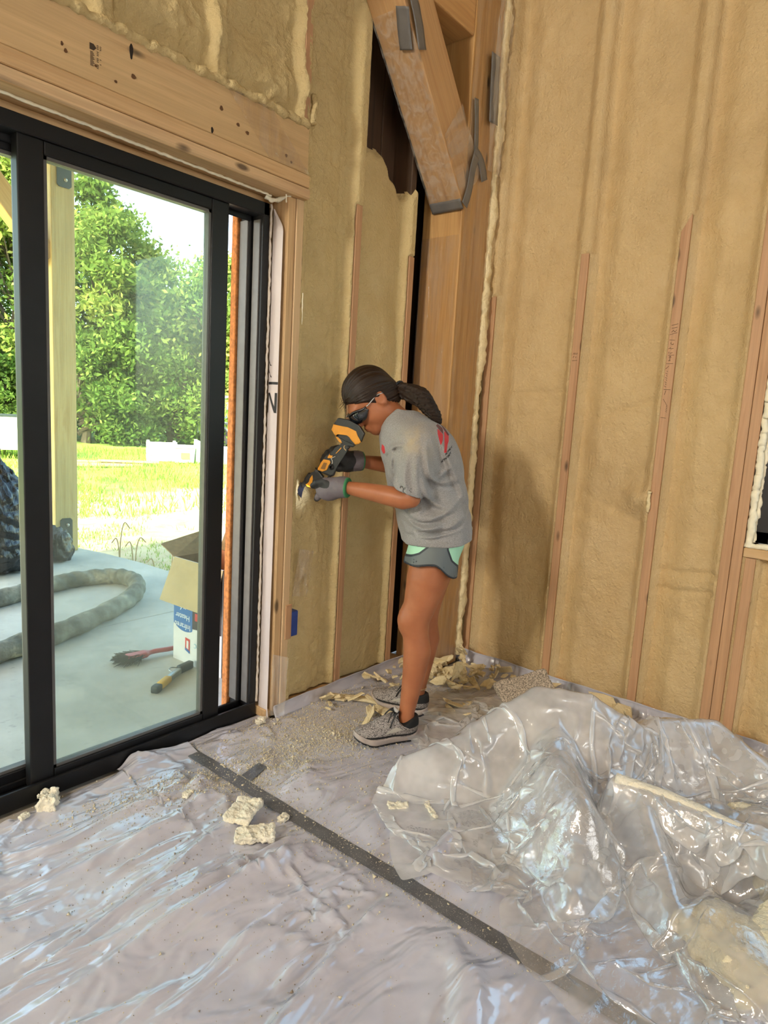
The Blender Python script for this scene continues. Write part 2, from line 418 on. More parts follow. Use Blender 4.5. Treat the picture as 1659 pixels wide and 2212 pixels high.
# jack and king studs beside the door
box('trimmer_stud', (-1.205, YW, .03), (-1.168, .075, 2.078), W_Z, wall_left)
box('king_stud', (-1.166, YW-.004, .03), (-1.129, .075, 2.080), wood('stud_pale', 2, (.58, .40, .22), (.66, .47, .27), (.50, .32, .17)), wall_left)
box('king_stud', (-1.148, YW+.0, 2.36), (-1.112, .075, 3.75), STUD, wall_left)
for x, top in ((-.81, 2.15), (-.435, 2.02)):
    box('stud', (x-.019, YW-.001, .0), (x+.019, .075, top), STUD, wall_left)
    box('stud', (x-.019, YW+.014, top), (x+.019, .075, 3.75), SHADEW, wall_left)
box('bottom_plate', (-1.23, YW+.012, .0), (-.30, .075, .038), W_X, wall_left)
# header over the door: soffit board, lower strip, tall engineered beam, top strip
box('shim_board', (-4.3, .02, 2.045), (-1.205, .115, 2.079), W_X, wall_left)
box('soffit_board', (-4.3, YW-.03, 2.078), (-1.130, .075, 2.098), W_X, wall_left)
box('header_board', (-4.3, YW-.034, 2.080), (-1.128, YW+.03, 2.116), STAIN, wall_left, .004)
box('header_board', (-4.3, YW-.028, 2.120), (-1.128, YW+.03, 2.166), W_X, wall_left, .003)
HEAD = wood('header_face', 0, (.54, .37, .185), (.60, .42, .22), (.49, .31, .145))
hb = box('header_beam', (-4.3, YW-.016, 2.171), (-1.128, .06, 2.335), HEAD, wall_left, .002)
def h_left(x, z):
    d = np.full(x.shape, 9.)
    for xc in (-.81, -.435): d = np.minimum(d, np.abs(x-xc))
    d = np.minimum(d, np.abs(x+1.13)+.002)
    e = np.clip(d-.019, 0, None)
    lump = 1-np.abs(n2(x*13, z*17, 3, 11)); lump2 = np.abs(n2(x*26, z*30, 2, 12))
    rough = sst(-.95, -.86, -x)*0+np.where(x < -.80, 1., .25)
    rec = .034*sst(0, .035, e)-.012*sst(.03, .15, e)+.012*n2(x*4, z*2.5, 2, 13)*sst(0, .05, e)
    rec += rough*(.013*(1-lump)+.006*lump2)*sst(0, .03, e)+.002*n2(x*34, z*34, 2, 14)
    rec += np.where(x < -.80, .014*np.exp(-((x+.895+.012*n2(z*3, z*0, 2, 3))/.006)**2)*(.4+.6*sst(0, .4, n2(z*2, x*0, 2, 6))), 0)
    for xc, top in ((-.81, 2.15), (-.435, 2.02)):
        zc = top+.006*n2(x*40, z*40, 1, 19); m = np.abs(x-xc) < .0215
        rec = np.where(m & (z > zc), -.005+.0015*n2(x*30, z*30, 2, 4), rec)
        rec = np.where(m & (z <= zc), .012, rec)
        lip = (np.abs(x-xc) >= .0215) & (np.abs(x-xc) < .027) & (z < zc); rec = np.where(lip, np.minimum(rec, .002+.003*n2(x*30, z*18, 2, 8)), rec)
    tear = 2.43+.05*n2(x*9, z*0, 3, 21)-.10*sst(-.66, -.50, x)
    rec = np.where((x > -.785), rec+.05*sst(tear-.06, tear, z)*sst(-.785, -.74, x), rec)
    keep = ~((x > -.775) & (z > tear)) & (x < -.418)
    return rec, keep
for a, b in ((-1.128, -.81), (-.81, -.418)):
    U = np.linspace(a, b, int(abs(b-a)/.006)+1)
    foam_sheet('foam_infill', U, np.arange(.045, 3.75, .0085), h_left, lambda u, z, h: np.stack([u, YW+h, z], -1), FOAM2, wall_left)
def h_top(x, z):
    rec = .030+.016*n2(x*5, z*4, 3, 31)
    for xc in (-1.13, -1.52, -1.93, -2.33):
        e = np.abs(x-xc); rec -= .038*sst(.055, .02, e)
        rec -= .0
    rec += .013*np.abs(n2(x*15, z*17, 3, 32))+.006*np.abs(n2(x*34, z*34, 2, 33))
    rec -= .030*np.exp(-((z-2.47-.03*n2(x*3, z*0, 2, 35))/.07)**2)*(np.mod(x+1.13, .40) > .07)
    rec = np.where(z < 2.365, rec*.2-.008, rec)
    return rec, np.ones(x.shape, bool)
for a, b in ((-1.15, -1.52), (-1.52, -1.93), (-1.93, -2.33), (-2.33, -2.8)):
    foam_sheet('foam_infill', np.linspace(a, b, 60), np.arange(2.34, 3.75, .0085), h_top, lambda u, z, h: np.stack([u, YW+h, z], -1), FOAM2, wall_left)
# ragged foam ledge along the top of the header and thin beads of gap foam
bead('foam_ledge', [(-2.8, YW-.012, 2.345), (-1.128, YW-.012, 2.345)], .016, FOAM2, wall_left, 1, .35, .010)
bead('foam_bead', [(-2.9, -.045, 2.076), (-1.25, -.022, 2.074)], .0048, BEAD, wall_left, 7, .3, .006)
bead('foam_bead', [(-1.27, -.012, 2.068), (-1.245, -.016, 2.056), (-1.215, -.02, 2.068), (-1.20, -.07, 2.082), (-1.19, -.075, 2.112), (-1.197, -.072, 2.13)], .008, BEAD, wall_left, 9, .5, .005)
bead('foam_bead', [(-1.222, -.072, 2.083), (-1.221, -.074, 2.045)], .003, BEAD, wall_left, 12)
bead('foam_bead', [(-1.229, .0, .06), (-1.229, .0, 2.06)], .005, plain('dusty_bead', (.62, .55, .47), .8), wall_left, 14, .6)
bead('foam_bead', [(-1.121, YW-.006, 1.62), (-1.122, YW-.006, 1.74)], .002, BEAD, wall_left, 17, .7)
bead('foam_edge', [(-1.10, YW-.006, 2.36), (-1.10, YW-.006, 2.47)], .012, FOAM2, wall_left, 19, .5)
# dark cavity behind the torn foam: back boards, its shade painted into their colour
for i, x in enumerate((-.70, -.60, -.50)): box('sheathing_board', (x-.048, .055, 2.0), (x+.048, .075, 3.7), SHADEW, wall_left)
# socket box in the first bay with blue box edge
BLUE = plain('blue_plastic', (.02, .06, .30), .5)
box('electrical_box', (-1.118, YW-.004, .335), (-1.075, .0, .445), BLUE, wall_left, .004)
box('scraped_wood_patch', (-1.150, YW-.008, .33), (-1.116, YW+.02, .48), STUD, wall_left, .002)

# ---- post in the corner, beam and knee brace
post = tag(box('corner_post', (-.300, -.240, .0), (-.060, -.016, 3.72), POSTW, bev=.006, seg=2), 'thick square timber post wrapped in clear film in the room corner', 'post')
beam = tag(box('ceiling_beam', (-4.0, -.238, 2.97), (-.301, -.075, 3.25), wood('beam_timber', 0, (.50, .27, .10), (.60, .35, .14), (.40, .20, .07)), bev=.006, seg=2), 'horizontal timber beam running overhead from the corner post', 'beam')
ang = math.atan2(.69, .555)
bx_ = Vector((-math.cos(ang), 0, math.sin(ang))); by_ = Vector((0, 1, 0)); bz_ = by_.cross(bx_)   # along, across, upper side
if bz_.z < 0: bz_ = -bz_
MB = Matrix(((bx_.x, by_.x, bz_.x, -.298), (bx_.y, by_.y, bz_.y, 0), (bx_.z, by_.z, bz_.z, 2.24), (0, 0, 0, 1)))
BRW = wood('brace_timber', 0, (.50, .29, .12), (.57, .35, .165), (.42, .22, .085))
bm = bmesh.new()
sx = .20*math.tan(math.radians(90)-ang)   # plumb cut against the post
pts = [(.0, 0), (.93, 0), (.772, .20), (.20*bz_.x/(-bx_.x), .20)]
extrude_poly(bm, pts, -.248, -.075, ((1, 0, 0), (0, 0, 1), (0, 1, 0), (0, 0, 0)), .005, 2)
brace = bm_obj('knee_brace', bm, BRW); brace.matrix_world = MB
tag(brace, 'diagonal timber knee brace with foam overspray leaning off the corner post', 'brace')
# ragged foam squeezed into the gap between the post and the right wall
def ragged(name, path, r, seed, mat, parent, fl=(1, 1)):
    P = np.array(path, float); L_ = np.r_[0, np.cumsum(np.linalg.norm(np.diff(P, axis=0), axis=1))]; s_ = np.arange(0, L_[-1], .009)
    Q = np.stack([np.interp(s_, L_, P[:, i]) for i in range(3)], 1); k = np.linspace(0, 2*math.pi, 13)[:-1]; S_, K_ = np.meshgrid(s_, k, indexing='ij')
    big = fbm(np.stack([S_*3.5, S_*0+seed, S_*0], -1), 3); rr = r*(1+.55*big+.45*fbm(np.stack([S_*22+seed, np.cos(K_)*1.2, np.sin(K_)*1.2], -1), 3))
    rr = np.maximum(rr, r*.12); W = Q[:, None]+np.stack([np.cos(K_)*rr*fl[0]+.010*big, np.sin(K_)*rr*fl[1], np.zeros_like(rr)], -1)
    n = len(s_); F = [(i*12+j, i*12+(j+1) % 12, (i+1)*12+(j+1) % 12, (i+1)*12+j) for i in range(n-1) for j in range(12)]
    return obj(name, W.reshape(-1, 3), F, mat, parent, True)
ragged('gap_foam', [(-.050, -.236, .04), (-.052, -.236, 1.2), (-.046, -.236, 2.2), (-.040, -.236, 3.5)], .030, 3, FOAMC, wall_right, (.9, .7))
ragged('gap_foam', [(-.012, -.226, 1.75), (-.010, -.226, 3.6)], .022, 9, FOAM, wall_right, (.8, .8))
ragged('gap_foam', [(-.350, .02, .04), (-.352, .02, .16)], .018, 15, FOAM2, wall_left)
# clear wrap and duct tape on the brace and the post
def clear_film(name, lo, hi, rough=.12, tint=(.97, .95, .92)):
    g = N(name); v = g.coord(); tr = g.n('ShaderNodeBsdfTransparent'); tr.inputs[0].default_value = (*tint, 1)
    df = g.n('ShaderNodeBsdfDiffuse'); df.inputs[0].default_value = (.75, .70, .62, 1); m1 = g.n('ShaderNodeMixShader')
    st = g.noise(g.coord((26, 26, 2.2)), 1.0, 4, .6, .7)
    g.l(g.ramp(st, [(.42, (lo,)*3), (.62, (hi,)*3)]), m1.inputs[0]); g.l(tr.outputs[0], m1.inputs[1]); g.l(df.outputs[0], m1.inputs[2])
    gl = g.n('ShaderNodeBsdfGlossy'); gl.inputs['Roughness'].default_value = rough; bp = g.bump(st, .5, .01); g.l(bp, gl.inputs['Normal'])
    m2 = g.n('ShaderNodeMixShader'); g.l(g.facing(.06, 1.2, bp), m2.inputs[0]); g.l(m1.outputs[0], m2.inputs[1]); g.l(gl.outputs[0], m2.inputs[2]); return g.done(m2)
WRAP = clear_film('post_wrap', .02, .16); WRAP2 = clear_film('brace_wrap', .06, .30)
DTAPE = plain('duct_tape_grey', (.15, .145, .14), .36, .12, 20)
def wrinkled(name, c0, du, dv, nrm, nu, nv, amp, seed, mat, parent, sc=(3, 18)):
    """thin wrinkled film spanned by du, dv and lifted along nrm"""
    u, v = np.meshgrid(np.linspace(0, 1, nu), np.linspace(0, 1, nv), indexing='ij'); c0, du, dv, nrm = [np.array(a, float) for a in (c0, du, dv, nrm)]
    lu, lv = np.linalg.norm(du), np.linalg.norm(dv); r = np.abs(fbm(np.stack([u*lu*sc[0], v*lv*sc[1], u*0+seed], -1), 3)); off = .003+amp*np.clip(.5-r, 0, 1)
    W = c0+du*u[..., None]+dv*v[..., None]+nrm*off[..., None]
    return obj(name, W.reshape(-1, 3), grid(nu, nv), mat, parent, True)
wrinkled('plastic_wrap', (-.300, -.236, .03), (0, 0, 2.1), (0, .218, 0), (-1, 0, 0), 120, 24, .006, 3, WRAP, post)
wrinkled('plastic_wrap', (-.298, -.240, .03), (0, 0, 3.6), (.236, 0, 0), (0, -1, 0), 180, 26, .010, 5, WRAP, post)
wrinkled('plastic_wrap', (-.150, -.252, 2.45), (-.02, -.02, 1.2), (.11, -.015, 0), (0, -1, 0), 70, 20, .02, 9, WRAP2, post)
# brace: local x along, z towards its upper side, y across (-.248 .. -.015)
wrinkled('plastic_wrap', (.0, -.250, -.002), (.80, 0, 0), (0, .176, 0), (0, 0, -1), 80, 26, .008, 11, WRAP2, brace, (4, 14))
wrinkled('plastic_wrap', (.02, -.249, .0), (.30, 0, 0), (.06, 0, .20), (0, -1, 0), 40, 26, .010, 13, WRAP2, brace, (6, 14))
def tape(name, pts, wdt, nrm, parent, seed=0):
    P = spline(pts, 8); tg = np.gradient(P, axis=0); tg /= np.linalg.norm(tg, axis=1)[:, None]; nr = np.array(nrm, float); sdv = np.cross(tg, nr); sdv /= np.linalg.norm(sdv, axis=1)[:, None]
    w_ = np.linspace(-.5, .5, 5); nn = n2(np.arange(len(P))[:, None]*.35+w_*0, w_[None]*2+np.zeros((len(P), 1)), 2, seed)
    V_ = P[:, None]+sdv[:, None]*(w_[None, :, None]*wdt)+nr*(.0016+.002*np.abs(nn))[..., None]
    o = obj(name, V_.reshape(-1, 3), grid(len(P), 5), DTAPE, parent, True); m = o.modifiers.new('t', 'SOLIDIFY'); m.thickness = .0008; return o
tape('tape_strip', [(.03, -.252, -.012), (.03, -.16, -.012), (.03, -.08, -.012)], .048, (0, 0, -1), brace, 1)
tape('tape_strip', [(.02, -.260, -.010), (.06, -.260, .06), (.12, -.260, .13), (.16, -.260, .19)], .046, (0, -1, 0), brace, 2)
tape('tape_strip', [(.66, -.20, -.012), (.72, -.215, -.012), (.80, -.24, -.012)], .060, (0, 0, -1), brace, 3)
tape('tape_strip', [(.64, -.262, .0), (.74, -.262, .03), (.86, -.262, .045)], .055, (0, -1, 0), brace, 4)
tape('tape_strip', [(-.27, -.252, 2.72), (-.255, -.252, 2.62), (-.24, -.252, 2.47)], .034, (0, -1, 0), post, 6)
tape('tape_strip', [(-.262, -.256, 2.50), (-.20, -.256, 2.47), (-.16, -.256, 2.40)], .055, (0, -1, 0), post, 7)
tape('tape_strip', [(-.150, -.262, 2.95), (-.140, -.262, 2.80), (-.130, -.262, 2.66)], .075, (0, -1, 0), post, 8)
# ---- rest of the room (behind the camera): walls, ceiling, windows that let the daylight in
WFOAM = FOAM
def holed(name, axis, at, th, u0, u1, z1, holes, mat):
    """wall panel with rectangular window holes, made of boxes round them"""
    bm = bmesh.new(); us = sorted({u0, u1, *[h[0] for h in holes], *[h[1] for h in holes]})
    for a, b in zip(us[:-1], us[1:]):
        hs = [h for h in holes if h[0] <= a and h[1] >= b]; zs = [(0, z1)] if not hs else [(0, hs[0][2]), (hs[0][3], z1)]
        for za, zb in zs:
            lo, hi = ((a, at, za), (b, at+th, zb)) if axis == 0 else ((at, a, za), (at+th, b, zb)); bm_box(bm, lo, hi)
    return struct(bm_obj(name, bm, mat))
holed('wall_back', 0, -6.03, .03, -7.6, .16, 3.75, [(-6.1, -3.9, 1.15, 2.85), (-3.3, -1.1, 1.15, 2.85)], FOAM)
holed('wall_far', 1, -7.63, .03, -6.03, .10, 3.75, [(-1.15, -.35, 3.0, 3.70)], FOAM)
struct(box('ceiling', (-7.63, -6.03, 3.75), (.16, .10, 3.85), FOAM, bev=0))
g = N('frosted_film'); tl = g.n('ShaderNodeBsdfTranslucent'); tl.inputs[0].default_value = (.85, .85, .82, 1); FROST = g.done(tl)
for k, (a, b, z0, z1) in enumerate(((-6.1, -3.9, 1.15, 2.85), (-3.3, -1.1, 1.15, 2.85))):
    wn = struct(empty('window_%d' % (k+2)))
    bm = bmesh.new()
    for lo, hi in (((a, -6.04, z0), (a+.05, -5.98, z1)), ((b-.05, -6.04, z0), (b, -5.98, z1)), ((a, -6.04, z0), (b, -5.98, z0+.05)), ((a, -6.04, z1-.05), (b, -5.98, z1))): bm_box(bm, lo, hi, .003, 1)
    bm_obj('window_frame', bm, BLACK, wn); box('pane', (a, -6.02, z0), (b, -6.015, z1), FROST, wn, bev=0)
wn = struct(empty('window_4')); box('pane', (-7.62, -1.15, 3.0), (-7.615, -.35, 3.70), FROST, wn, bev=0)
bm = bmesh.new()
for lo, hi in (((-7.62, -1.15, 3.0), (-7.58, -1.10, 3.7)), ((-7.62, -.40, 3.0), (-7.58, -.35, 3.7)), ((-7.62, -1.15, 3.0), (-7.58, -.35, 3.04)), ((-7.62, -1.15, 3.66), (-7.58, -.35, 3.7))): bm_box(bm, lo, hi, .003, 1)
bm_obj('window_frame', bm, BLACK, wn)

# ---- plastic turned up against the foot of the walls
g = N('floor_film'); v = g.coord()
FILMC = g.ramp(g.noise(v, 3, 3), [(.3, (.49, .49, .57)), (.7, (.57, .57, .65))])
bh = g.math('ADD', g.noise(g.coord((1.0, 2.4, 1)), 3.8, 2, .5, 1.1), g.math('MULTIPLY', g.noise(g.coord((1, 1.6, 1)), 14, 2, .5, .6), .06))
FLOORF = g.done(g.bsdf(FILMC, .15, g.bump(bh, .75, .042), **{'Specular IOR Level': 1.0, 'Coat Weight': .4, 'Coat Roughness': .07}))
def upturn(name, path, nrm, hgt, seed):
    P = np.array(path, float); L_ = np.linalg.norm(P[-1]-P[0]); n_ = int(L_/.012); s_ = np.linspace(0, 1, n_); prof = np.linspace(0, 1, 9)
    ss, pp = np.meshgrid(s_, prof, indexing='ij'); base = P[0]+(P[-1]-P[0])*ss[..., None]
    off = .020*(1-pp)**2+.006+.004*n2(ss*L_*9, pp*2, 2, seed)+.006*sst(.85, 1, pp)
    z = hgt*(1+.10*n2(ss*L_*5, pp*0, 2, seed+1))*pp
    W = base+np.array(nrm)*off[..., None]; W[..., 2] += z+.001
    o = obj(name, W.reshape(-1, 3), grid(n_, 9), FLOORF, None, True); so = o.modifiers.new('thick', 'SOLIDIFY'); so.thickness = .002
    return struct(o)
upturn('baseboard_right', [(.0, -.02, 0), (.0, -3.2, 0)], (-1, 0, 0), .062, 3)
upturn('baseboard_left', [(-1.20, YW, 0), (-.302, YW, 0)], (0, -1, 0), .056, 6)

# ---------------------------------------------------------------- sliding door
door = struct(empty('door_1', (0, 0, 0)))
GLASS2 = GLASS
g = N('tinted_door_glass'); tr = g.n('ShaderNodeBsdfTransparent'); tr.inputs[0].default_value = (.80, .88, .80, 1)
gl = g.n('ShaderNodeBsdfGlossy'); gl.inputs['Roughness'].default_value = .02
df = g.n('ShaderNodeBsdfDiffuse'); df.inputs[0].default_value = (.62, .70, .64, 1)  # pale diffuse layer, imitates haze over the view through the pane
mx = g.n('ShaderNodeMixShader'); g.l(g.facing(.04), mx.inputs[0]); g.l(tr.outputs[0], mx.inputs[1]); g.l(gl.outputs[0], mx.inputs[2])
m2 = g.n('ShaderNodeMixShader'); g.l(g.ramp(g.noise(g.coord(), 3, 4), [(.35, (.07,)*3), (.7, (.15,)*3)]), m2.inputs[0]); g.l(mx.outputs[0], m2.inputs[1]); g.l(df.outputs[0], m2.inputs[2])
TINT = g.done(m2)
FRM = plain('door_frame_black', (.007, .007, .008), .42, .25, 6, **{'Specular IOR Level': .35})
GASK = plain('door_gasket_grey', (.11, .105, .10), .4)
bm = bmesh.new()
for lo, hi in (((DX1-.030, .0, .0), (DX1, .115, 2.052)), ((DX0, .0, .0), (DX0+.030, .115, 2.052)), ((DX0, .0, 2.005), (DX1, .115, 2.052)), ((DX0, .0, .0), (DX1, .115, .035)),
               ((DX0, -.004, .0), (DX1, .010, .060)), ((DX0, .058, .035), (DX1, .066, .060)), ((DX1-.046, .058, .03), (DX1-.03, .115, 2.01)), ((DX0, .058, 1.985), (DX1, .066, 2.01))):
    bm_box(bm, lo, hi, .003, 1)
bm_obj('door_frame', bm, FRM, door)
box('jamb_channel', (DX1-.052, .066, .06), (DX1-.044, .112, 1.99), GASK, door, .001)
box('jamb_channel', (DX1-.036, .014, .06), (DX1-.029, .052, 1.99), GASK, door, .001)
def panel(x0, x1, y0, y1, st, z0, z1, rb, rtp, gm):
    p_ = empty('door_panel', (0, 0, 0), parent=door)
    for nm, lo, hi in (('stile', (x0, y0, z0), (x0+st, y1, z1)), ('stile', (x1-st, y0, z0), (x1, y1, z1)), ('rail', (x0+st, y0, z0), (x1-st, y1, z0+rb)), ('rail', (x0+st, y0, z1-rtp), (x1-st, y1, z1))):
        box(nm, lo, hi, FRM, p_, .004, 2)
    ym = (y0+y1)/2
    bm = bmesh.new(); e = .010
    for lo, hi in (((x0+st, y0+.006, z0+rb), (x0+st+e, y1-.006, z1-rtp)), ((x1-st-e, y0+.006, z0+rb), (x1-st, y1-.006, z1-rtp)), ((x0+st, y0+.006, z0+rb), (x1-st, y1-.006, z0+rb+e)), ((x0+st, y0+.006, z1-rtp-e), (x1-st, y1-.006, z1-rtp))): bm_box(bm, lo, hi)
    bm_obj('gasket', bm, GASK, p_)
    box('pane', (x0+st, ym-.003, z0+rb), (x1-st, ym+.003, z1-rtp), gm, p_, bev=0)
panel(-2.137, -1.412, .014, .054, .074, .040, 2.008, .042, .040, TINT)
panel(-3.02, -2.042, .068, .108, .066, .040, 2.008, .050, .042, GLASS2)
# exterior trim board (orange sheathing edge) seen past the jamb
OSB = plain('osb_edge', (.46, .17, .045), .85, .35, 60, .6, 120)
struct(box('trim_1', (DX1-.062, .116, -.05), (DX1+.03, .150, 2.12), OSB))

# house-wrap flap tucked between the frame and the stud
wrapm = plain('house_wrap', (.60, .54, .53), .55, .05, 6, .1, 20)
zz = np.linspace(-.005, 2.035, 150); tt = np.linspace(0, 1, 14)
Z_, T_ = np.meshgrid(zz, tt, indexing='ij')
top = sst(2.04, 1.93, Z_)
def flap_pt(Z_, T_, lift=0.0):
    wv = .004*n2(Z_*3.1, T_*1.2, 2, 41)
    y = -.002-.058*T_*sst(2.06, 1.95, Z_)+wv*.8-.010*sst(.06, -.01, Z_)*T_
    x = -1.2185-.005*np.sin(T_*math.pi*.9)+wv-lift
    return np.stack([x, y, Z_+0*T_], -1)
flap = tag(obj('house_wrap_flap', flap_pt(Z_, T_).reshape(-1, 3), grid(150, 14), wrapm, None, True), 'white house-wrap strip with black letters tucked beside the sliding door frame', 'house wrap')
INK = plain('black_ink', (.012, .011, .012), .6)
def ink_strip(name, quad, lift, parent, f, n=5):
    a, b, c, d = [np.array(q, float) for q in quad]; u = np.linspace(0, 1, n)
    U_, W_ = np.meshgrid(u, u, indexing='ij')
    q = (a*(1-U_[..., None])+b*U_[..., None])*(1-W_[..., None])+(d*(1-U_[..., None])+c*U_[..., None])*W_[..., None]
    return obj(name, f(q[..., 0], q[..., 1], lift).reshape(-1, 3), grid(n, n), INK, parent)
def zf(py): return 1.383-(py-760)*.00222
for quad in (((zf(776), .78), (zf(776), .97), (zf(811), .95), (zf(811), .76)), ((zf(776), .12), (zf(776), .30), (zf(811), .97), (zf(811), .76)), ((zf(776), .06), (zf(776), .17), (zf(811), .10), (zf(811), .03)),
             ((zf(757), .06), (zf(757), 1.0), (zf(761.5), 1.0), (zf(761.5), .06)), ((zf(735), .05), (zf(740), .05), (zf(749), .46), (zf(749), .30)), ((zf(719), .05), (zf(724), .05), (zf(729), .40), (zf(729), .20))):
    ink_strip('printed_letter', quad, .0012, flap, flap_pt)
# ---------------------------------------------------------------- outside
ZP = -.08
g = N('patio_concrete'); v = g.coord()
c = g.ramp(g.noise(v, 2.5, 5, .6), [(.3, (.40, .385, .335)), (.55, (.53, .505, .44)), (.75, (.61, .58, .51))])
c = g.mix(g.ramp(g.noise(v, 30, 4), [(.62, (0, 0, 0)), (.75, (.5,)*3)]), c, (.30, .28, .25))
PATIO = g.done(g.bsdf(c, .75, g.bump(g.noise(v, 40, 4), .2, .004)))
bm = bmesh.new()
edge = [(-7.6, .12), (.10, .12), (.06, 1.6), (.03, 2.5), (.0, 3.05), (-.06, 3.5), (-.13, 3.84), (-.5, 3.95), (-7.6, 3.95)]
jt = 1.66
def clip(poly, lo):   # split the slab along the control joint
    out = []
    for (x0, y0), (x1, y1) in zip(poly, poly[1:]+poly[:1]):
        i0, i1 = (y0 >= jt) == lo, (y1 >= jt) == lo
        if i0: out.append((x0, y0))
        if i0 != i1: t = (jt-y0)/(y1-y0); out.append((x0+t*(x1-x0), jt+(.003 if lo else -.003)))
    return out
for lo in (False, True): extrude_poly(bm, clip(edge, lo), -.25, ZP, ((1, 0, 0), (0, 1, 0), (0, 0, 1), (0, 0, 0)), .004, 1)
struct(bm_obj('patio_slab', bm, PATIO))
# ground: bare straw-coloured dirt near the patio, lawn further off
def gz(x, y): return -.22+.05*n2(x*.5, y*.5, 3, 51)+.16*sst(5.5, 8.5, y)*0+.02*n2(x*3, y*3, 2, 52)
def fan(nu, nv, a0, a1, d0, d1):
    a = np.linspace(a0, a1, nu); d = d0*(d1/d0)**np.linspace(0, 1, nv); A, Dd = np.meshgrid(a, d, indexing='ij')
    return CAM.x+np.sin(A)*Dd, CAM.y+np.cos(A)*Dd
xs = np.linspace(-14, 40, 190); ys = np.r_[np.linspace(.15, 14, 150), np.linspace(14.3, 60, 60)]
X, Y = np.meshgrid(xs, ys, indexing='ij')
g = N('ground'); v = g.coord()
grs = g.ramp(g.noise(v, 1.2, 5, .65), [(.3, (.16, .26, .03)), (.5, (.27, .40, .05)), (.7, (.40, .46, .10))])
dirt = g.ramp(g.noise(v, 4, 5, .6), [(.3, (.44, .30, .17)), (.5, (.62, .48, .28)), (.7, (.70, .60, .36))])
sep = g.n('ShaderNodeSeparateXYZ'); g.l(v, sep.inputs[0])
f_ = g.math('ADD', g.math('MULTIPLY', g.math('SUBTRACT', sep.outputs[1], 7.2), .8), g.math('MULTIPLY', g.math('SUBTRACT', g.noise(v, .9, 4), .5), 5.0), True)
GROUND = g.done(g.bsdf(g.mix(f_, dirt, grs), .9, g.bump(g.noise(v, 18, 5), .6, .03)))
struct(obj('ground', np.stack([X, Y, gz(X, Y)], -1).reshape(-1, 3), grid(190, 210), GROUND, None, True))
# grass blades (uncountable)
rs = np.random.RandomState(5)
def blades(n, ang, dist, hgt, wid, seed, dens=None):
    r_ = np.random.RandomState(seed); a = r_.uniform(*ang, n); d = np.sqrt(r_.uniform(dist[0]**2, dist[1]**2, n))
    x = CAM.x+np.sin(a)*d; y = CAM.y+np.cos(a)*d
    if dens is not None:
        k = dens(x, y) > r_.uniform(0, 1, n); x, y = x[k], y[k]
    k = (y > 4.0) | (x > .2); x, y = x[k], y[k]; n = len(x)
    z = gz(x, y)-.01; th = r_.uniform(0, 6.28, n); h = r_.uniform(.5, 1.3, n)*hgt*(1+.5*n2(x*.8, y*.8, 2, 61)); le = r_.normal(0, .35, (n, 2))*h[:, None]
    dx, dy = np.cos(th)*wid, np.sin(th)*wid
    Vv = np.stack([np.stack([x-dx, y-dy, z], 1), np.stack([x+dx, y+dy, z], 1), np.stack([x+le[:, 0], y+le[:, 1], z+h], 1)], 1).reshape(-1, 3)
    return Vv, np.arange(3*n).reshape(-1, 3), np.repeat(r_.uniform(0, 1, n), 3)
def leafmat(name, stops, trans=.45):
    g = N(name); c = g.ramp(g.attr('tone'), stops)
    d = g.n('ShaderNodeBsdfDiffuse'); t = g.n('ShaderNodeBsdfTranslucent'); m = g.n('ShaderNodeMixShader'); m.inputs[0].default_value = trans
    g.l(c, d.inputs[0]); g.l(c, t.inputs[0]); g.l(d.outputs[0], m.inputs[1]); g.l(t.outputs[0], m.inputs[2]); return g.done(m)
GRASS = leafmat('grass_blades', [(0, (.20, .33, .04)), (.5, (.34, .48, .07)), (1, (.58, .56, .20))])
Vv, Fv, Tn = blades(26000, (.26, .70), (9.2, 21), .13, .012, 1, lambda x, y: .25+.75*sst(-.1, .3, n2(x*.6, y*.6, 2, 62)))
tag(obj('lawn_grass', Vv, Fv, GRASS, None, False, {'tone': Tn}), 'long yellow-green grass growing on the sunlit lawn', 'grass', None, 'stuff')
Vv, Fv, Tn = blades(9000, (.26, .72), (5.6, 9.6), .06, .006, 2, lambda x, y: sst(.0, .35, n2(x*1.1, y*1.1, 3, 63)))
tag(obj('sparse_grass', Vv, Fv, GRASS, None, False, {'tone': Tn}), 'thin patchy grass on the straw-coloured dirt by the patio', 'grass', None, 'stuff')
# a few tall weeds at the slab edge
STRAW = plain('weed_stem', (.40, .28, .13), .8)
def floor_pts(L): return [(x, y, gz(np.array([x]), np.array([y]))[0]) for x, y in L]
for i, (x, y) in enumerate([(.12, 3.55), (.18, 3.42), (.10, 3.25), (.14, 3.0), (.12, 2.72), (.16, 3.62)]):
    z = float(gz(np.array([x]), np.array([y]))[0]); h = (.40, .24, .30, .16, .34, .26)[i]; bm = bmesh.new(); sd = (-1)**i
    tube(bm, spline([(x, y, z-.02), (x+.01*sd, y, z+h*.6), (x+.04*sd, y-.01, z+h), (x+.09*sd, y-.02, z+h*.86)], 5), [.005]*16, 5)
    tag(bm_obj('dry_weed', bm, STRAW), ('tallest dry bent weed stalk', 'short weed stalk beside the tallest one', 'mid-height bent weed stalk', 'shortest weed stalk', 'tall lone weed stalk', 'low weed stalk next to the porch post')[i]+' at the patio slab edge', 'weed', 'weeds along the patio edge')
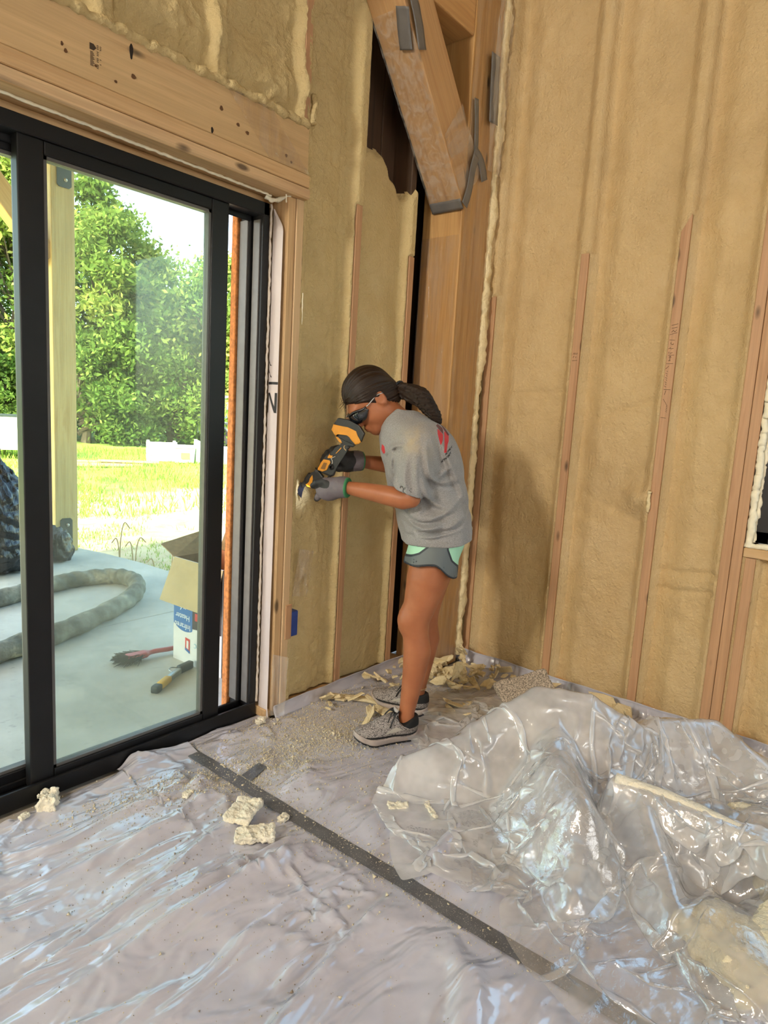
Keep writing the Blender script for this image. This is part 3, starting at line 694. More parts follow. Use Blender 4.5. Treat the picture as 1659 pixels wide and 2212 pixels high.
# ---- trees
BARK = plain('bark', (.10, .075, .05), .9, .3, 12, .5, 30)
LEAF = [leafmat('leaf_%d' % i, st, .5) for i, st in enumerate(([(0, (.09, .155, .03)), (.5, (.20, .29, .065)), (1, (.42, .45, .12))], [(0, (.06, .115, .025)), (.5, (.14, .225, .05)), (1, (.32, .38, .10))], [(0, (.13, .19, .035)), (.5, (.29, .36, .08)), (1, (.54, .54, .15))]))]
def tree(name, x, y, h, wd, seed, nl, leaf, label, size=.17, low=.06):
    r_ = np.random.RandomState(seed); z0 = float(gz(np.array([x]), np.array([y]))[0])
    t = empty(name, (x, y, z0)); tag(t, label, 'tree', 'trees along the lawn edge')
    bm = bmesh.new(); tip = Vector((r_.normal(0, .3), r_.normal(0, .3), h*.92))
    tube(bm, spline([(0, 0, -.1), (.06, .05, h*.25), (tip.x*.6, tip.y*.6, h*.6), tuple(tip)], 4), list(np.linspace(.17, .02, 13)), 7)
    cl = []
    for k in range(44):
        f = r_.uniform(low, 1); a = r_.uniform(0, 6.28); prof = math.sin(math.pi*min(1, .22+.78*f)**.9)*.95+.10
        rad = wd*prof*math.sqrt(r_.uniform(.25, 1))
        cl.append((math.cos(a)*rad, math.sin(a)*rad, h*(.05+.92*f), wd*r_.uniform(.18, .36)))
    for c in cl[::2]:
        b = Vector((tip.x*.5, tip.y*.5, c[2]*.62)); e = Vector(c[:3])
        tube(bm, [b, b.lerp(e, .5)+Vector((0, 0, .12)), e], [.05, .03, .012], 5)
    bm_obj('trunk', bm, BARK, t)
    per = nl//len(cl); V_ = []; T_ = []
    for c in cl:
        d = r_.normal(size=(per, 3)); d /= np.linalg.norm(d, axis=1)[:, None]; p = V(*c[:3])+r_.normal(size=(per, 3))*c[3]*.55*V(1.1, 1.1, .75)
        p[:, 2] = np.maximum(p[:, 2], .05)
        a = r_.normal(size=(per, 3)); a /= np.linalg.norm(a, axis=1)[:, None]; b = np.cross(a, r_.normal(size=(per, 3))); b /= np.linalg.norm(b, axis=1)[:, None]
        s = (size*r_.uniform(.5, 1.25, per))[:, None]
        V_.append(np.stack([p-a*s, p+b*s*.45, p+a*s, p-b*s*.45], 1)); T_.append(np.repeat(np.clip(r_.normal(.45, .22, per)+.15*r_.normal(), 0, 1), 4))
    V_ = np.concatenate(V_).reshape(-1, 3)
    obj('foliage', V_, np.arange(len(V_)).reshape(-1, 4), LEAF[leaf], t, False, {'tone': np.concatenate(T_)})
TR = [(3.6, 23.2, 8.6, 2.5, 0, 9000), (6.4, 22.0, 9.4, 2.4, 2, 12000), (8.6, 20.2, 8.6, 2.3, 0, 12000), (10.6, 20.6, 7.2, 2.0, 2, 9000), (11.9, 18.2, 6.6, 2.1, 0, 10000), (13.6, 17.4, 6.0, 2.0, 2, 8000),
      (5.0, 26.0, 9.0, 3.0, 1, 7000), (9.4, 24.5, 7.4, 3.0, 1, 7000), (13.4, 22.0, 5.8, 2.8, 1, 7000), (15.6, 18.5, 6.2, 2.4, 1, 6000), (1.2, 24.8, 8.2, 2.6, 1, 5000), (7.6, 19.2, 3.4, 1.9, 1, 7000), (10.2, 18.4, 3.0, 1.8, 1, 7000), (4.7, 20.9, 3.6, 2.0, 1, 6000)]
TL = ['tall bright leafy tree behind the white trailer', 'tallest pale yellow-green tree with airy top rising behind the porch post', 'tall bright leafy tree behind the slatted white crate', 'pale yellow-green tree behind the solid white crate', 'shorter bright tree beside the grey off-road car', 'pale low tree standing behind the grey off-road car',
      'dark dense tree in the back row behind the white trailer', 'dark dense tree in the back row behind the slatted crate', 'dark dense tree in the back row behind the off-road car', 'dark tree beyond the far end of the off-road car', 'dark tree ending the row beyond the white trailer', 'low dark bush under the trees behind the slatted crate', 'low dark bush next to the grey off-road car', 'low dark bush behind the planks on the lawn']
for i, (x, y, h, wd, lf, nl) in enumerate(TR):
    tree('bush' if h < 4 else 'broadleaf_tree', x, y, h, wd, 100+i, int(nl*2.4), lf, TL[i], .115 if h > 4 else .09)
# ---- porch: roof, post with steel brackets, knee brace
PORCHW = wood('porch_timber', 2, (.62, .42, .15), (.74, .54, .22), (.56, .36, .12))
PORCHX = wood('porch_timber_x', 0, (.60, .38, .14), (.70, .46, .18), (.52, .32, .10))
struct(box('porch_roof', (-8.5, .10, 3.42), (.05, 3.98, 3.55), plain('porch_soffit', (.45, .32, .18), .8), bev=0))
pp = empty('porch_post', (-.272, 3.83, ZP)); tag(pp, 'square yellow timber porch post with dark steel base plate on the patio', 'post')
box('timber', (-.098, -.098, .0), (.098, .098, 3.50), PORCHW, pp, .006, 2)
STEEL = plain('dark_steel', (.05, .065, .06), .5, .25, 30); BOLT = plain('bolt_steel', (.55, .52, .45), .35, **{'Metallic': .8})
def plate(z0, z1, x0, x1):
    bm = bmesh.new(); c = .018
    extrude_poly(bm, [(x0+c, z0), (x1-c, z0), (x1, z0+c), (x1, z1-c), (x1-c, z1), (x0+c, z1), (x0, z1-c), (x0, z0+c)], 0, .008, ((1, 0, 0), (0, 0, 1), (0, -1, 0), (0, -.099, 0)))
    q = bm_obj('steel_plate', bm, STEEL, pp)
    for zb in np.linspace(z0+.06, z1-.06, 2):
        bm = bmesh.new(); bmesh.ops.create_uvsphere(bm, u_segments=10, v_segments=6, radius=.016, matrix=Matrix.Translation(((x0+x1)/2+.01, -.108, zb))); bm_obj('bolt', bm, BOLT, q, True)
plate(.02, .30, -.06, .045); plate(3.05, 3.30, -.05, .07)
pb = tag(box('porch_beam', (-6.0, 3.74, 3.18), (-.372, 3.92, 3.42), PORCHX, bev=.005), 'timber porch beam running along the eave to the porch post', 'beam')
bm = bmesh.new(); d_ = math.radians(50); bw = .16
bm_box(bm, (0, -.075, -bw/2), (.90, .075, bw/2), .005, 1)
kb = bm_obj('porch_brace', bm, PORCHX); kb.rotation_euler = (0, math.radians(180)+d_*1.0, 0); kb.location = (-.365, 3.83, 2.40); tag(kb, 'diagonal timber brace rising from the porch post to the beam', 'brace')
# ---- things on the patio
HOSE = N('hose_wrap'); v = HOSE.coord()
hc = HOSE.ramp(HOSE.noise(v, 7, 4, .6), [(.3, (.07, .07, .05)), (.5, (.17, .16, .12)), (.64, (.28, .26, .20)), (.78, (.60, .54, .38))])
HOSE = HOSE.done(HOSE.bsdf(hc, .85, HOSE.bump(HOSE.noise(v, 60, 4), .7, .006)))
hp = spline([(-2.6, 1.12, 0), (-1.72, 1.46, 0), (-1.27, 1.60, 0), (-.78, 1.88, 0), (-.54, 2.12, 0), (-.44, 2.36, 0), (-.50, 2.54, 0), (-.74, 2.60, 0), (-1.0, 2.54, 0), (-1.32, 2.44, 0), (-1.9, 2.3, 0), (-2.8, 2.35, 0)], 26)
n_ = len(hp); k = np.linspace(0, 2*math.pi, 17)[:-1]; ss = np.arange(n_); tg = np.gradient(hp, axis=0); tg /= np.linalg.norm(tg, axis=1)[:, None]; sd = np.cross(tg, [0, 0, 1])
sS, kK = np.meshgrid(ss*.02, k, indexing='ij'); rr = .050*(1+.20*np.abs(np.sin(sS*13+kK*1.0))+.10*n2(sS*14, np.cos(kK)*1.5, 2, 71))
hv = hp[:, None]+sd[:, None]*(np.cos(kK)*rr)[..., None]+np.array([0, 0, 1])*(np.sin(kK)*rr)[..., None]; hv[..., 2] += ZP+.054
hf = [(i*16+j, i*16+(j+1) % 16, (i+1)*16+(j+1) % 16, (i+1)*16+j) for i in range(n_-1) for j in range(16)]
tag(obj('spray_hose', hv.reshape(-1, 3), hf, HOSE, None, True), 'thick fabric-wrapped hose looped across the concrete patio', 'hose')
# dust brush
br = empty('dust_brush', (-1.02, 1.02, ZP), math.radians(172)); tag(br, 'red-handled hand brush with black bristles lying on the patio', 'brush')
RED = plain('brush_red', (.50, .10, .11), .45); BRI = plain('bristle_black', (.02, .022, .022), .8, .4, 60)
def handle(P):
    d = s_chain(P, [(-.10, 0, .030), (-.02, 0, .030), (.05, .0, .034), (.11, .0, .030)], [.012, .013, .013, .011])
    return smin(d, s_box(P, (.155, 0, .030), (.055, .030+.0, .014), .012), .03)
vv, ff = sdf_mesh(handle, (-.14, -.06, -.01), (.24, .06, .08), .004); obj('handle', vv, ff, RED, br, True)
bm = bmesh.new(); r_ = np.random.RandomState(8)
for i in range(420):
    x0 = r_.uniform(.115, .205); y0 = r_.uniform(-.03, .03); a = r_.normal(0, .2); L2 = r_.uniform(.06, .085); z0 = r_.uniform(.018, .042)
    d = Vector((.55+a*.5+(x0-.15)*5, r_.normal(-.1, .25)+y0*12, -.10+r_.normal(0, .1))).normalized(); p0 = Vector((x0, y0, z0)); p1 = p0+d*L2; p1.z = max(.003, p1.z)
    w_ = Vector((-d.y, d.x, 0))*.0022; a_, b_, c_, e_ = [bm.verts.new(q) for q in (p0-w_, p0+w_, p1+w_*.6, p1-w_*.6)]; bm.faces.new((a_, b_, c_, e_))
    u_ = Vector((0, 0, .002)); a_, b_, c_, e_ = [bm.verts.new(q) for q in (p0-u_, p0+u_, p1+u_*.6, p1-u_*.6)]; bm.faces.new((a_, b_, c_, e_))
bm_obj('bristles', bm, BRI, br)
# hammer tacker
ht = empty('hammer_tacker', (-1.17, .71, ZP), math.atan2(.166, .329)+.06); tag(ht, 'hammer tacker with yellow grip and grey steel head on the patio', 'stapler')
YEL = plain('grip_yellow', (.72, .42, .06), .55); DGR = plain('tool_dark', (.03, .04, .04), .5); STL = plain('tool_steel', (.30, .31, .30), .3, **{'Metallic': .7})
bm = bmesh.new(); bm_box(bm, (-.185, -.020, .0), (-.135, .020, .036), .008, 2); bm_obj('butt', bm, DGR, ht, True)
bm = bmesh.new(); bm_box(bm, (-.14, -.018, .002), (-.035, .018, .036), .010, 2); bm_obj('grip', bm, YEL, ht, True)
bm = bmesh.new(); bm_box(bm, (-.05, -.013, .004), (.10, .013, .034), .004, 1); bm_obj('channel', bm, STL, ht)
bm = bmesh.new(); bm_box(bm, (.07, -.016, .002), (.165, .016, .042), .006, 2, Matrix.Translation((.08, 0, 0)) @ Matrix.Rotation(-.28, 4, 'Z') @ Matrix.Translation((-.08, 0, 0))); bm_obj('head', bm, DGR, ht, True)
bm = bmesh.new(); tube(bm, spline([(.02, .014, .03), (.03, .034, .034), (.06, .038, .034), (.075, .016, .03)], 5), .003, 6); bm_obj('wire_latch', bm, STL, ht)
# cardboard heater box, stood upside down
CARD = plain('cardboard_tan', (.50, .38, .21), .85, .08, 10); CIN = plain('cardboard_brown', (.33, .21, .09), .85, .2, 40)
WPR = plain('box_white', (.72, .70, .70), .6, .04); ORG = plain('box_orange', (.55, .22, .10), .7, .1); BLU = plain('box_blue', (.035, .15, .42), .5, .06); DRK = plain('box_dark', (.045, .03, .035), .5); PRED = plain('print_red', (.60, .06, .05), .5)
cb = empty('cardboard_box', (-.99, .56, ZP), math.radians(2)); tag(cb, 'open white and orange heater carton with tan flaps on the patio', 'box')
bw_, bd_, bh_ = .30, .40, .56
box('side_panel', (0, 0, 0), (.006, bd_, bh_), WPR, cb, 0); box('side_panel', (bw_-.006, 0, 0), (bw_, bd_, bh_), ORG, cb, 0)
fp = box('front_panel', (.006, 0, 0), (bw_-.006, .006, bh_), ORG, cb, 0); box('back_panel', (.006, bd_-.006, 0), (bw_-.006, bd_, bh_), CIN, cb, 0); box('base_panel', (.006, .006, 0), (bw_-.006, bd_-.006, .006), CIN, cb, 0)
def flapp(name, pts, mat):
    o = obj(name, pts, [(0, 1, 2, 3)], mat, cb); s_ = o.modifiers.new('t', 'SOLIDIFY'); s_.thickness = .005; return o
flapp('flap', [(0, 0, bh_), (0, bd_, bh_), (-.075, bd_+.02, bh_-.225), (-.075, -.01, bh_-.225)], CARD)
flapp('flap', [(0, bd_, bh_), (bw_, bd_, bh_), (bw_, bd_+.12, bh_+.10), (0, bd_+.12, bh_+.05)], CIN)
flapp('flap', [(bw_, 0, bh_), (bw_, bd_, bh_), (bw_+.06, bd_, bh_+.14), (bw_+.06, 0, bh_+.14)], CIN)
flapp('flap', [(0.01, 0, bh_), (bw_, 0, bh_), (bw_, -.05, bh_-.16), (.02, -.05, bh_-.16)], plain('flap_slate', (.10, .09, .12), .7))
def decal(name, pts, mat, parent, face):
    return obj(name, [face(a, b) for a, b in pts], [tuple(range(len(pts)))], mat, parent)
def text(name, body, size, mat, parent, mtx, align='CENTER'):
    cu = bpy.data.curves.new(name, 'FONT'); cu.body = body; cu.size = size; cu.align_x = align; cu.align_y = 'CENTER'; cu.extrude = .0004
    t = bpy.data.objects.new(name, cu); dg = bpy.context.evaluated_depsgraph_get()
    COL.objects.link(t); dg.update(); me = bpy.data.meshes.new_from_object(t.evaluated_get(dg)); me.transform(mtx)
    bpy.data.objects.remove(t); bpy.data.curves.remove(cu); me.materials.clear(); me.materials.append(mat)
    o = bpy.data.objects.new(name, me); return link(o, parent)
L_face = lambda a, b: (-.0015, a, b)      # a = along the side (y), b = up
tp = bh_-.01
arc = [(bd_-.003, tp), (.237, tp), (.237, .185)]+[(.237+(bd_-.240)*t, .183-.022*math.sin(math.pi*t*.75)+.035*t*t) for t in np.linspace(.1, 1, 9)]
decal('printed_panel', arc, BLU, cb, L_face); decal('printed_panel', [(.002, tp), (.237, tp), (.237, .20), (.002, .22)], DRK, cb, L_face)
decal('printed_mark', [(.16, .25), (.215, .25), (.215, .29), (.16, .29)], PRED, cb, lambda a, b: (-.0022, a, b))
def face_txt(y, z, flip=True):  # readable from -x, turned upside down
    X_ = Vector((0, -1, 0)); Y_ = Vector((0, 0, 1))
    if flip: X_, Y_ = -X_, -Y_
    N_ = X_.cross(Y_)
    return Matrix(((X_.x, Y_.x, N_.x, -.003), (X_.y, Y_.y, N_.y, y), (X_.z, Y_.z, N_.z, z), (0, 0, 0, 1)))
WTX = plain('print_white', (.85, .87, .90), .5)
for body, z, s in (('Infrared', .200, .043), ('Heater', .250, .043), ('x 6', .300, .043)): text('printed_text', body, s, WTX, cb, face_txt(.318, z))
text('printed_text', 'ec', .055, plain('print_cyan', (.30, .48, .58), .5), cb, face_txt(.195, .110))
decal('printed_mark', [(.255, .065), (.295, .078), (.295, .142), (.255, .138)], PRED, cb, L_face)
decal('printed_mark', [(.265, .082), (.283, .086), (.283, .128), (.265, .126)], WPR, cb, lambda a, b: (-.0022, a, b))
decal('printed_mark', [(.255, .060), (.295, .073), (.295, .086), (.255, .074)], BLU, cb, lambda a, b: (-.0025, a, b))
F_face = lambda a, b: (a, -.0015, b)
decal('printed_panel', [(.05, .155), (.16, .155), (.16, .265), (.05, .265)], DRK, cb, F_face); decal('printed_panel', [(.006, .03), (.28, .03), (.28, .10), (.006, .10)], DRK, cb, F_face)
Mf = Matrix(((-1, 0, 0, .10), (0, 0, -1, -.003), (0, -1, 0, .065), (0, 0, 0, 1))); text('printed_text', 'Heater', .05, ORG, cb, Mf)
# black rubbish bags beside the post
BAG = N('bin_liner'); v = BAG.coord(); BAG = BAG.done(BAG.bsdf((.012, .012, .013), .22, BAG.bump(BAG.noise(BAG.coord((14, 14, 3)), 1.4, 5, .6, .6), .9, .02)))
def bagf(c, r, hh, neck=True):
    def f(P):
        q = P-V(*c); a = np.arctan2(q[:, 1], q[:, 0])
        d = s_ell(P, (c[0], c[1], c[2]+hh*.45), (r, r, hh*.50)); d = smin(d, s_ell(P, (c[0], c[1], c[2]+hh*.2), (r*1.03, r*1.03, hh*.24)), .1)
        if neck: d = smin(d, s_cone(P, (c[0], c[1], c[2]+hh*.86), (c[0]+.03, c[1], c[2]+hh*1.04), .05, .085), .10)
        d = np.maximum(d, -(P[:, 2]-c[2]))
        return d+.010*np.sin(a*23+q[:, 2]*6)*sst(hh*.45, hh*.9, q[:, 2])+.018*fbm(P*9, 3, ridge=True)-.01
    return f
for c, r, hh, nk, lb in (((-1.04, 3.42, ZP), .33, .90, True, 'full black bin bag knotted at the top standing on the patio'), ((-.50, 3.50, ZP), .15, .30, False, 'crumpled black bin bag slumped against the porch post')):
    f = bagf(c, r, hh, nk); vv, ff = sdf_mesh(f, (c[0]-r-.08, c[1]-r-.08, c[2]-.03), (c[0]+r+.08, c[1]+r+.08, c[2]+hh*1.2), .016, 1)
    tag(obj('rubbish_bag', vv, ff, BAG, None, True), lb, 'bag')
# white boards, crates and a trailer on the lawn, a grey off-roader by the trees
WHT = plain('white_paint', (.80, .80, .78), .5, .05); LPL = plain('pale_plastic', (.55, .62, .52), .5)
def Gz(x, y): return float(gz(np.array([x]), np.array([y]))[0])
def crate(x, y, w_, h_, d_, rz, n, label, mat=WHT):
    t = empty('slatted_crate', (x, y, Gz(x, y)), rz); tag(t, label, 'crate')
    for s_ in (-1, 1): box('corner_post', (s_*w_/2-.035, -.03, 0), (s_*w_/2+.035, .03, h_), mat, t, .004)
    for s_ in (-1, 1): box('corner_post', (s_*w_/2-.035, d_-.03, 0), (s_*w_/2+.035, d_+.03, h_), mat, t, .004)
    hh = (h_-.04)/n
    for k in range(n):
        box('slat', (-w_/2-.03, -.045, .03+k*hh), (w_/2+.03, -.030, .03+(k+1)*hh-.035), mat, t, .003); box('slat', (-w_/2-.03, d_+.030, .03+k*hh), (w_/2+.03, d_+.045, .03+(k+1)*hh-.035), mat, t, .003)
        for s_ in (-1, 1): box('slat', (s_*(w_/2+.036)-.007, -.03, .03+k*hh), (s_*(w_/2+.036)+.007, d_+.03, .03+(k+1)*hh-.035), mat, t, .003)
crate(6.05, 12.3, .62, .50, .55, -.52, 3, 'white slatted crate with dark gaps standing on the lawn')
crate(6.95, 11.75, .46, .56, .5, -.52, 1, 'solid white panel crate beside the slatted crate')
def tub(x, y, rz, label):
    t = empty('storage_tub', (x, y, Gz(x, y)), rz); tag(t, label, 'tub')
    bm = bmesh.new(); vs_ = bm_box(bm, (-.24, -.2, 0), (.24, .2, .36), .02, 2)
    for v_ in vs_: k_ = .86+.14*v_.co.z/.36; v_.co.x *= k_; v_.co.y *= k_
    bm_obj('body', bm, LPL, t); box('lid', (-.26, -.22, .36), (.26, .22, .42), WHT, t, .01, 2); box('sticker', (-.10, -.2035, .10), (.10, -.198, .25), ORG, t, 0)
tub(6.52, 12.05, -.55, 'pale green lidded tub between the two white crates'); tub(7.45, 11.45, -.55, 'pale green lidded tub with an orange sticker near the off-roader')
for i, (x, y, L2, rz) in enumerate(((4.2, 12.0, 2.0, -.45), (4.4, 12.2, 1.8, -.55), (4.1, 11.75, 1.5, -.35), (4.9, 11.8, 1.3, -.6))):
    o = box('lumber_plank', (-L2/2, -.09, 0), (L2/2, .09, .04), W_X, None, .004); o.location = (x, y, Gz(x, y)+.03+.045*(i % 2)); o.rotation_euler = (0, 0, rz)
    tag(o, ('longest weathered plank half hidden in the lawn grass', 'plank lying on top of the longest plank in the grass', 'short plank lying beside the longest plank', 'shortest loose plank lying apart on the lawn')[i], 'plank', 'planks lying on the lawn')
tl = empty('utility_trailer', (2.55, 14.2, Gz(2.5, 14.2)), -.35); tag(tl, 'white-sided utility trailer parked on the lawn edge', 'trailer')
box('side_panel', (-1.4, -.04, .18), (1.35, .0, .92), WHT, tl, .01); box('side_panel', (-1.4, 1.2, .18), (1.35, 1.24, .92), WHT, tl, .01); box('tailgate', (1.31, .0, .18), (1.35, 1.2, .92), WHT, tl, .01); box('front_panel', (-1.4, .0, .18), (-1.36, 1.2, .92), WHT, tl, .01)
box('top_rail', (-1.42, -.06, .92), (1.37, .02, .98), DGR, tl, .008); box('bed', (-1.36, 0, .18), (1.31, 1.2, .22), DGR, tl, .0)
RUB = plain('tyre_rubber', (.02, .02, .02), .8)
def wheel(parent, x, y, z, r, w_):
    bm = bmesh.new(); bmesh.ops.create_cone(bm, cap_ends=True, segments=24, radius1=r, radius2=r, depth=w_, matrix=Matrix.Translation((x, y, z)) @ Matrix.Rotation(math.pi/2, 4, 'X'))
    o = bm_obj('tyre', bm, RUB, parent); bm = bmesh.new(); bmesh.ops.create_cone(bm, cap_ends=True, segments=16, radius1=r*.55, radius2=r*.5, depth=w_+.02, matrix=Matrix.Translation((x, y, z)) @ Matrix.Rotation(math.pi/2, 4, 'X')); bm_obj('hub', bm, STL, o)
wheel(tl, 0, -.12, .30, .30, .16); wheel(tl, 0, 1.36, .30, .30, .16)
cr = empty('off_road_car', (12.6, 16.6, Gz(12.6, 16.6)), -.62); tag(cr, 'grey-blue boxy off-road car parked by the trees', 'car')
CARB = plain('car_paint', (.20, .25, .29), .3, .06); CGL = plain('car_glass', (.25, .38, .48), .08, .1)
bm = bmesh.new(); bm_box(bm, (-2.1, -.85, .50), (2.0, .85, 1.10), .08, 3); bm_box(bm, (-2.05, -.80, 1.06), (.75, .80, 1.82), .09, 3); bm_obj('body', bm, CARB, cr, False)
for x0, x1 in ((-1.95, -1.25), (-1.12, -.35), (-.22, .55)):
    box('side_window', (x0, -.815, 1.20), (x1, -.795, 1.66), CGL, cr, .008); box('side_window', (x0, .795, 1.20), (x1, .815, 1.66), CGL, cr, .008)
for x in (-1.45, 1.35):
    for s_ in (-1, 1): wheel(cr, x, s_*.80, .40, .40, .24); box('wheel_arch', (x-.52, s_*.86-.10, .78), (x+.52, s_*.86+.10, .88), DGR, cr, .04, 2)
# ---------------------------------------------------------------- the person (local frame: x along the body's back, y away from the door wall side, z up)
person = empty('person', (-.87, -.47, 0), -.8879)
tag(person, 'person in grey t-shirt and mint shorts bending forward to cut with a cordless tool', 'person')
def aff(cx, cz): return lambda px, py: (cx[0]*px+cx[1]*py+cx[2], cz[0]*px+cz[1]*py+cz[2])
SKIN = N('skin'); v = SKIN.coord()
sc_ = SKIN.ramp(SKIN.noise(v, 9, 4), [(.3, (.315, .106, .043)), (.7, (.405, .150, .066))])
SKIN = SKIN.done(SKIN.bsdf(sc_, .46, SKIN.bump(SKIN.noise(v, 160, 3), .08, .002), **{'Subsurface Weight': .15, 'Subsurface Radius': (.012, .005, .003), 'Specular IOR Level': .4}))
# head frame
HC = V(-.178, -.002, 1.352); pt_, yw_, rl_ = math.radians(49), math.radians(12), math.radians(9)
f0 = V(-math.cos(pt_), 0, -math.sin(pt_)); l0 = V(0, -1, 0); u0 = V(-math.sin(pt_), 0, math.cos(pt_))
f1 = f0*math.cos(yw_)+l0*math.sin(yw_); l1 = l0*math.cos(yw_)-f0*math.sin(yw_)
l2 = l1*math.cos(rl_)-u0*math.sin(rl_); u2 = u0*math.cos(rl_)+l1*math.sin(rl_); HM = np.stack([f1, l2, u2], 1)   # columns
def hd(P): return (P-HC)@HM
def hw(q): return HC+np.asarray(q, float)@HM.T
def head_sdf(P):
    q = hd(P)
    d = s_ell(q, (-.006, 0, .018), (.094, .073, .092))
    d = smin(d, s_ell(q, (.034, 0, -.045), (.062, .056, .074)), .04)
    d = smin(d, s_ell(q, (.060, 0, -.104), (.030, .030, .022)), .035)
    d = smin(d, s_cone(q, (.0, 0, -.075), (.055, 0, -.10), .048, .026), .03)
    d = smin(d, s_ell(q, (.086, 0, .012), (.016, .045, .012)), .02)
    for s in (-1, 1): d = smax(d, -s_ell(q, (.100, s*.031, -.008), (.014, .016, .010)), .012)
    d = smin(d, s_chain(q, [(.094, 0, -.002), (.104, 0, -.030), (.112, 0, -.046)], [.007, .009, .011]), .012)
    for s in (-1, 1): d = smin(d, s_ell(q, (.100, s*.010, -.050), (.009, .007, .006)), .008)
    d = smin(d, s_ell(q, (.094, 0, -.073), (.010, .023, .006)), .008); d = smin(d, s_ell(q, (.093, 0, -.085), (.010, .020, .007)), .008)
    for s in (-1, 1):
        e = s_ell(q, (-.012, s*.076, -.018), (.021, .009, .032)); e = smax(e, -s_ell(q, (-.009, s*.086, -.016), (.012, .008, .020)), .006); d = smin(d, e, .008)
        d = smin(d, s_ell(q, (.030, s*.042, -.052), (.034, .020, .026)), .03)
    return d
def body_sdf(P):
    d = s_chain(P, [(.115, -.085, .82), (.088, -.094, .66), (.062, -.103, .545), (.050, -.105, .495), (.056, -.107, .435), (.066, -.109, .365), (.056, -.112, .25), (.040, -.115, .115), (.038, -.116, .06)], [.078, .082, .063, .0565, .051, .055, .043, .031, .034])
    d = smin(d, s_ell(P, (.008, -.107, .490), (.018, .026, .034)), .05)
    e = s_chain(P, [(.130, .085, .82), (.122, .082, .65), (.108, .080, .53), (.102, .080, .475), (.108, .085, .42), (.116, .092, .355), (.108, .103, .24), (.094, .113, .11), (.094, .114, .06)], [.078, .080, .061, .056, .050, .054, .042, .031, .034])
    d = smin(d, e, .012)
    d = smin(d, s_ell(P, (.122, 0, .86), (.092, .145, .10)), .06); d = smin(d, s_ell(P, (.075, 0, 1.02), (.095, .13, .15)), .08)
    d = smin(d, s_ell(P, (.025, 0, 1.15), (.11, .145, .12)), .08)
    d = smin(d, s_chain(P, [(.0, 0, 1.20), (-.055, 0, 1.262), (-.125, .0, 1.315)], [.070, .052, .050]), .04)
    d = smin(d, head_sdf(P), .03)
    a = s_chain(P, [(.015, -.150, 1.19), (.004, -.192, 1.08), (-.002, -.212, .990), (-.03, -.206, .984), (-.085, -.188, .992), (-.170, -.152, 1.000), (-.245, -.122, 1.006)], [.052, .046, .036, .038, .037, .031, .024])
    d = smin(d, a, .02)
    a = s_chain(P, [(.010, .150, 1.19), (-.005, .190, 1.10), (-.010, .195, 1.065), (-.08, .165, 1.078), (-.205, .104, 1.092)], [.050, .043, .038, .036, .025])
    return smin(d, a, .02)
vv, ff = sdf_mesh(body_sdf, (-.34, -.30, .035), (.30, .28, 1.50), .0058, 2)
obj('body', vv, ff, SKIN, person, True)
EYEW = plain('eye_white', (.7, .68, .64), .2); IRIS = plain('iris', (.05, .03, .02), .2)
for s in (-1, 1):
    bm = bmesh.new(); bmesh.ops.create_uvsphere(bm, u_segments=12, v_segments=8, radius=.0115, matrix=Matrix.Translation(hw((.084, s*.031, -.008)))); e = bm_obj('eye', bm, EYEW, person, True)
    bm = bmesh.new(); bmesh.ops.create_uvsphere(bm, u_segments=10, v_segments=6, radius=.006, matrix=Matrix.Translation(hw((.0905, s*.031, -.010)))); bm_obj('iris', bm, IRIS, e, True)

# hair
HAIR = N('hair'); v = HAIR.coord()
st = HAIR.attr('strand'); hv_ = HAIR.coord()
nz = HAIR.n('ShaderNodeTexNoise'); nz.noise_dimensions = '1D'; nz.inputs['Scale'].default_value = 46; nz.inputs['Detail'].default_value = 4; HAIR.l(st, nz.inputs['W'])
hcol = HAIR.ramp(nz.outputs['Fac'], [(.3, (.008, .004, .0025)), (.55, (.022, .011, .006)), (.8, (.075, .038, .02))])
HAIR = HAIR.done(HAIR.bsdf(hcol, .36, HAIR.bump(nz.outputs['Fac'], .5, .003), **{'Specular IOR Level': .35}))
PB = V(-.100, -.004, -.040); ax_ = PB/np.linalg.norm(PB); a1 = np.cross(ax_, V(0, 1, 0)); a1 /= np.linalg.norm(a1); a2 = np.cross(ax_, a1)
def strand_az(q): return np.arctan2((q-0)@a2, (q-0)@a1)
def hair_sdf(P):
    q = hd(P)
    d = s_ell(q, (-.008, 0, .022), (.104, .084, .101)); d = smin(d, s_ell(q, (-.065, 0, -.045), (.045, .062, .05)), .04)
    cut = .69*q[:, 0]-.726*q[:, 2]-.028-.02*np.clip(np.abs(q[:, 1])-.04, 0, .1)*0
    cut = np.maximum(cut, -(q[:, 2]+.098)); cut2 = (q[:, 0]+.0)*.9-.005+np.clip(-(q[:, 2]+.045), -1, 1)*0
    low = np.where(q[:, 2] < -.030, q[:, 0]+.026+.25*(q[:, 2]+.030), -1.)
    d = smax(d, cut, .014); d = smax(d, low, .008)
    az = strand_az(q)
    part = np.exp(-((q[:, 1]-.016)/.005)**2)*sst(-.02, .03, q[:, 0])*sst(.03, .06, q[:, 2])
    return d+.0016*np.sin(az*31+3*np.sin(az*7))+.003*part
vv, ff = sdf_mesh(hair_sdf, (-.36, -.13, 1.20), (.0, .13, 1.50), .0038, 1)
hair = obj('hair', vv, ff, HAIR, person, True, {'strand': strand_az(hd(vv))})
tailp = spline([tuple(hw((-.092, .0, -.036))), (-.030, -.020, 1.378), (.018, -.040, 1.362), (.050, -.055, 1.326), (.075, -.060, 1.298), (.098, -.062, 1.268)], 8)
tailr = np.interp(np.linspace(0, 1, len(tailp)), [0, .12, .35, .6, .85, 1], [.020, .030, .038, .030, .021, .006])
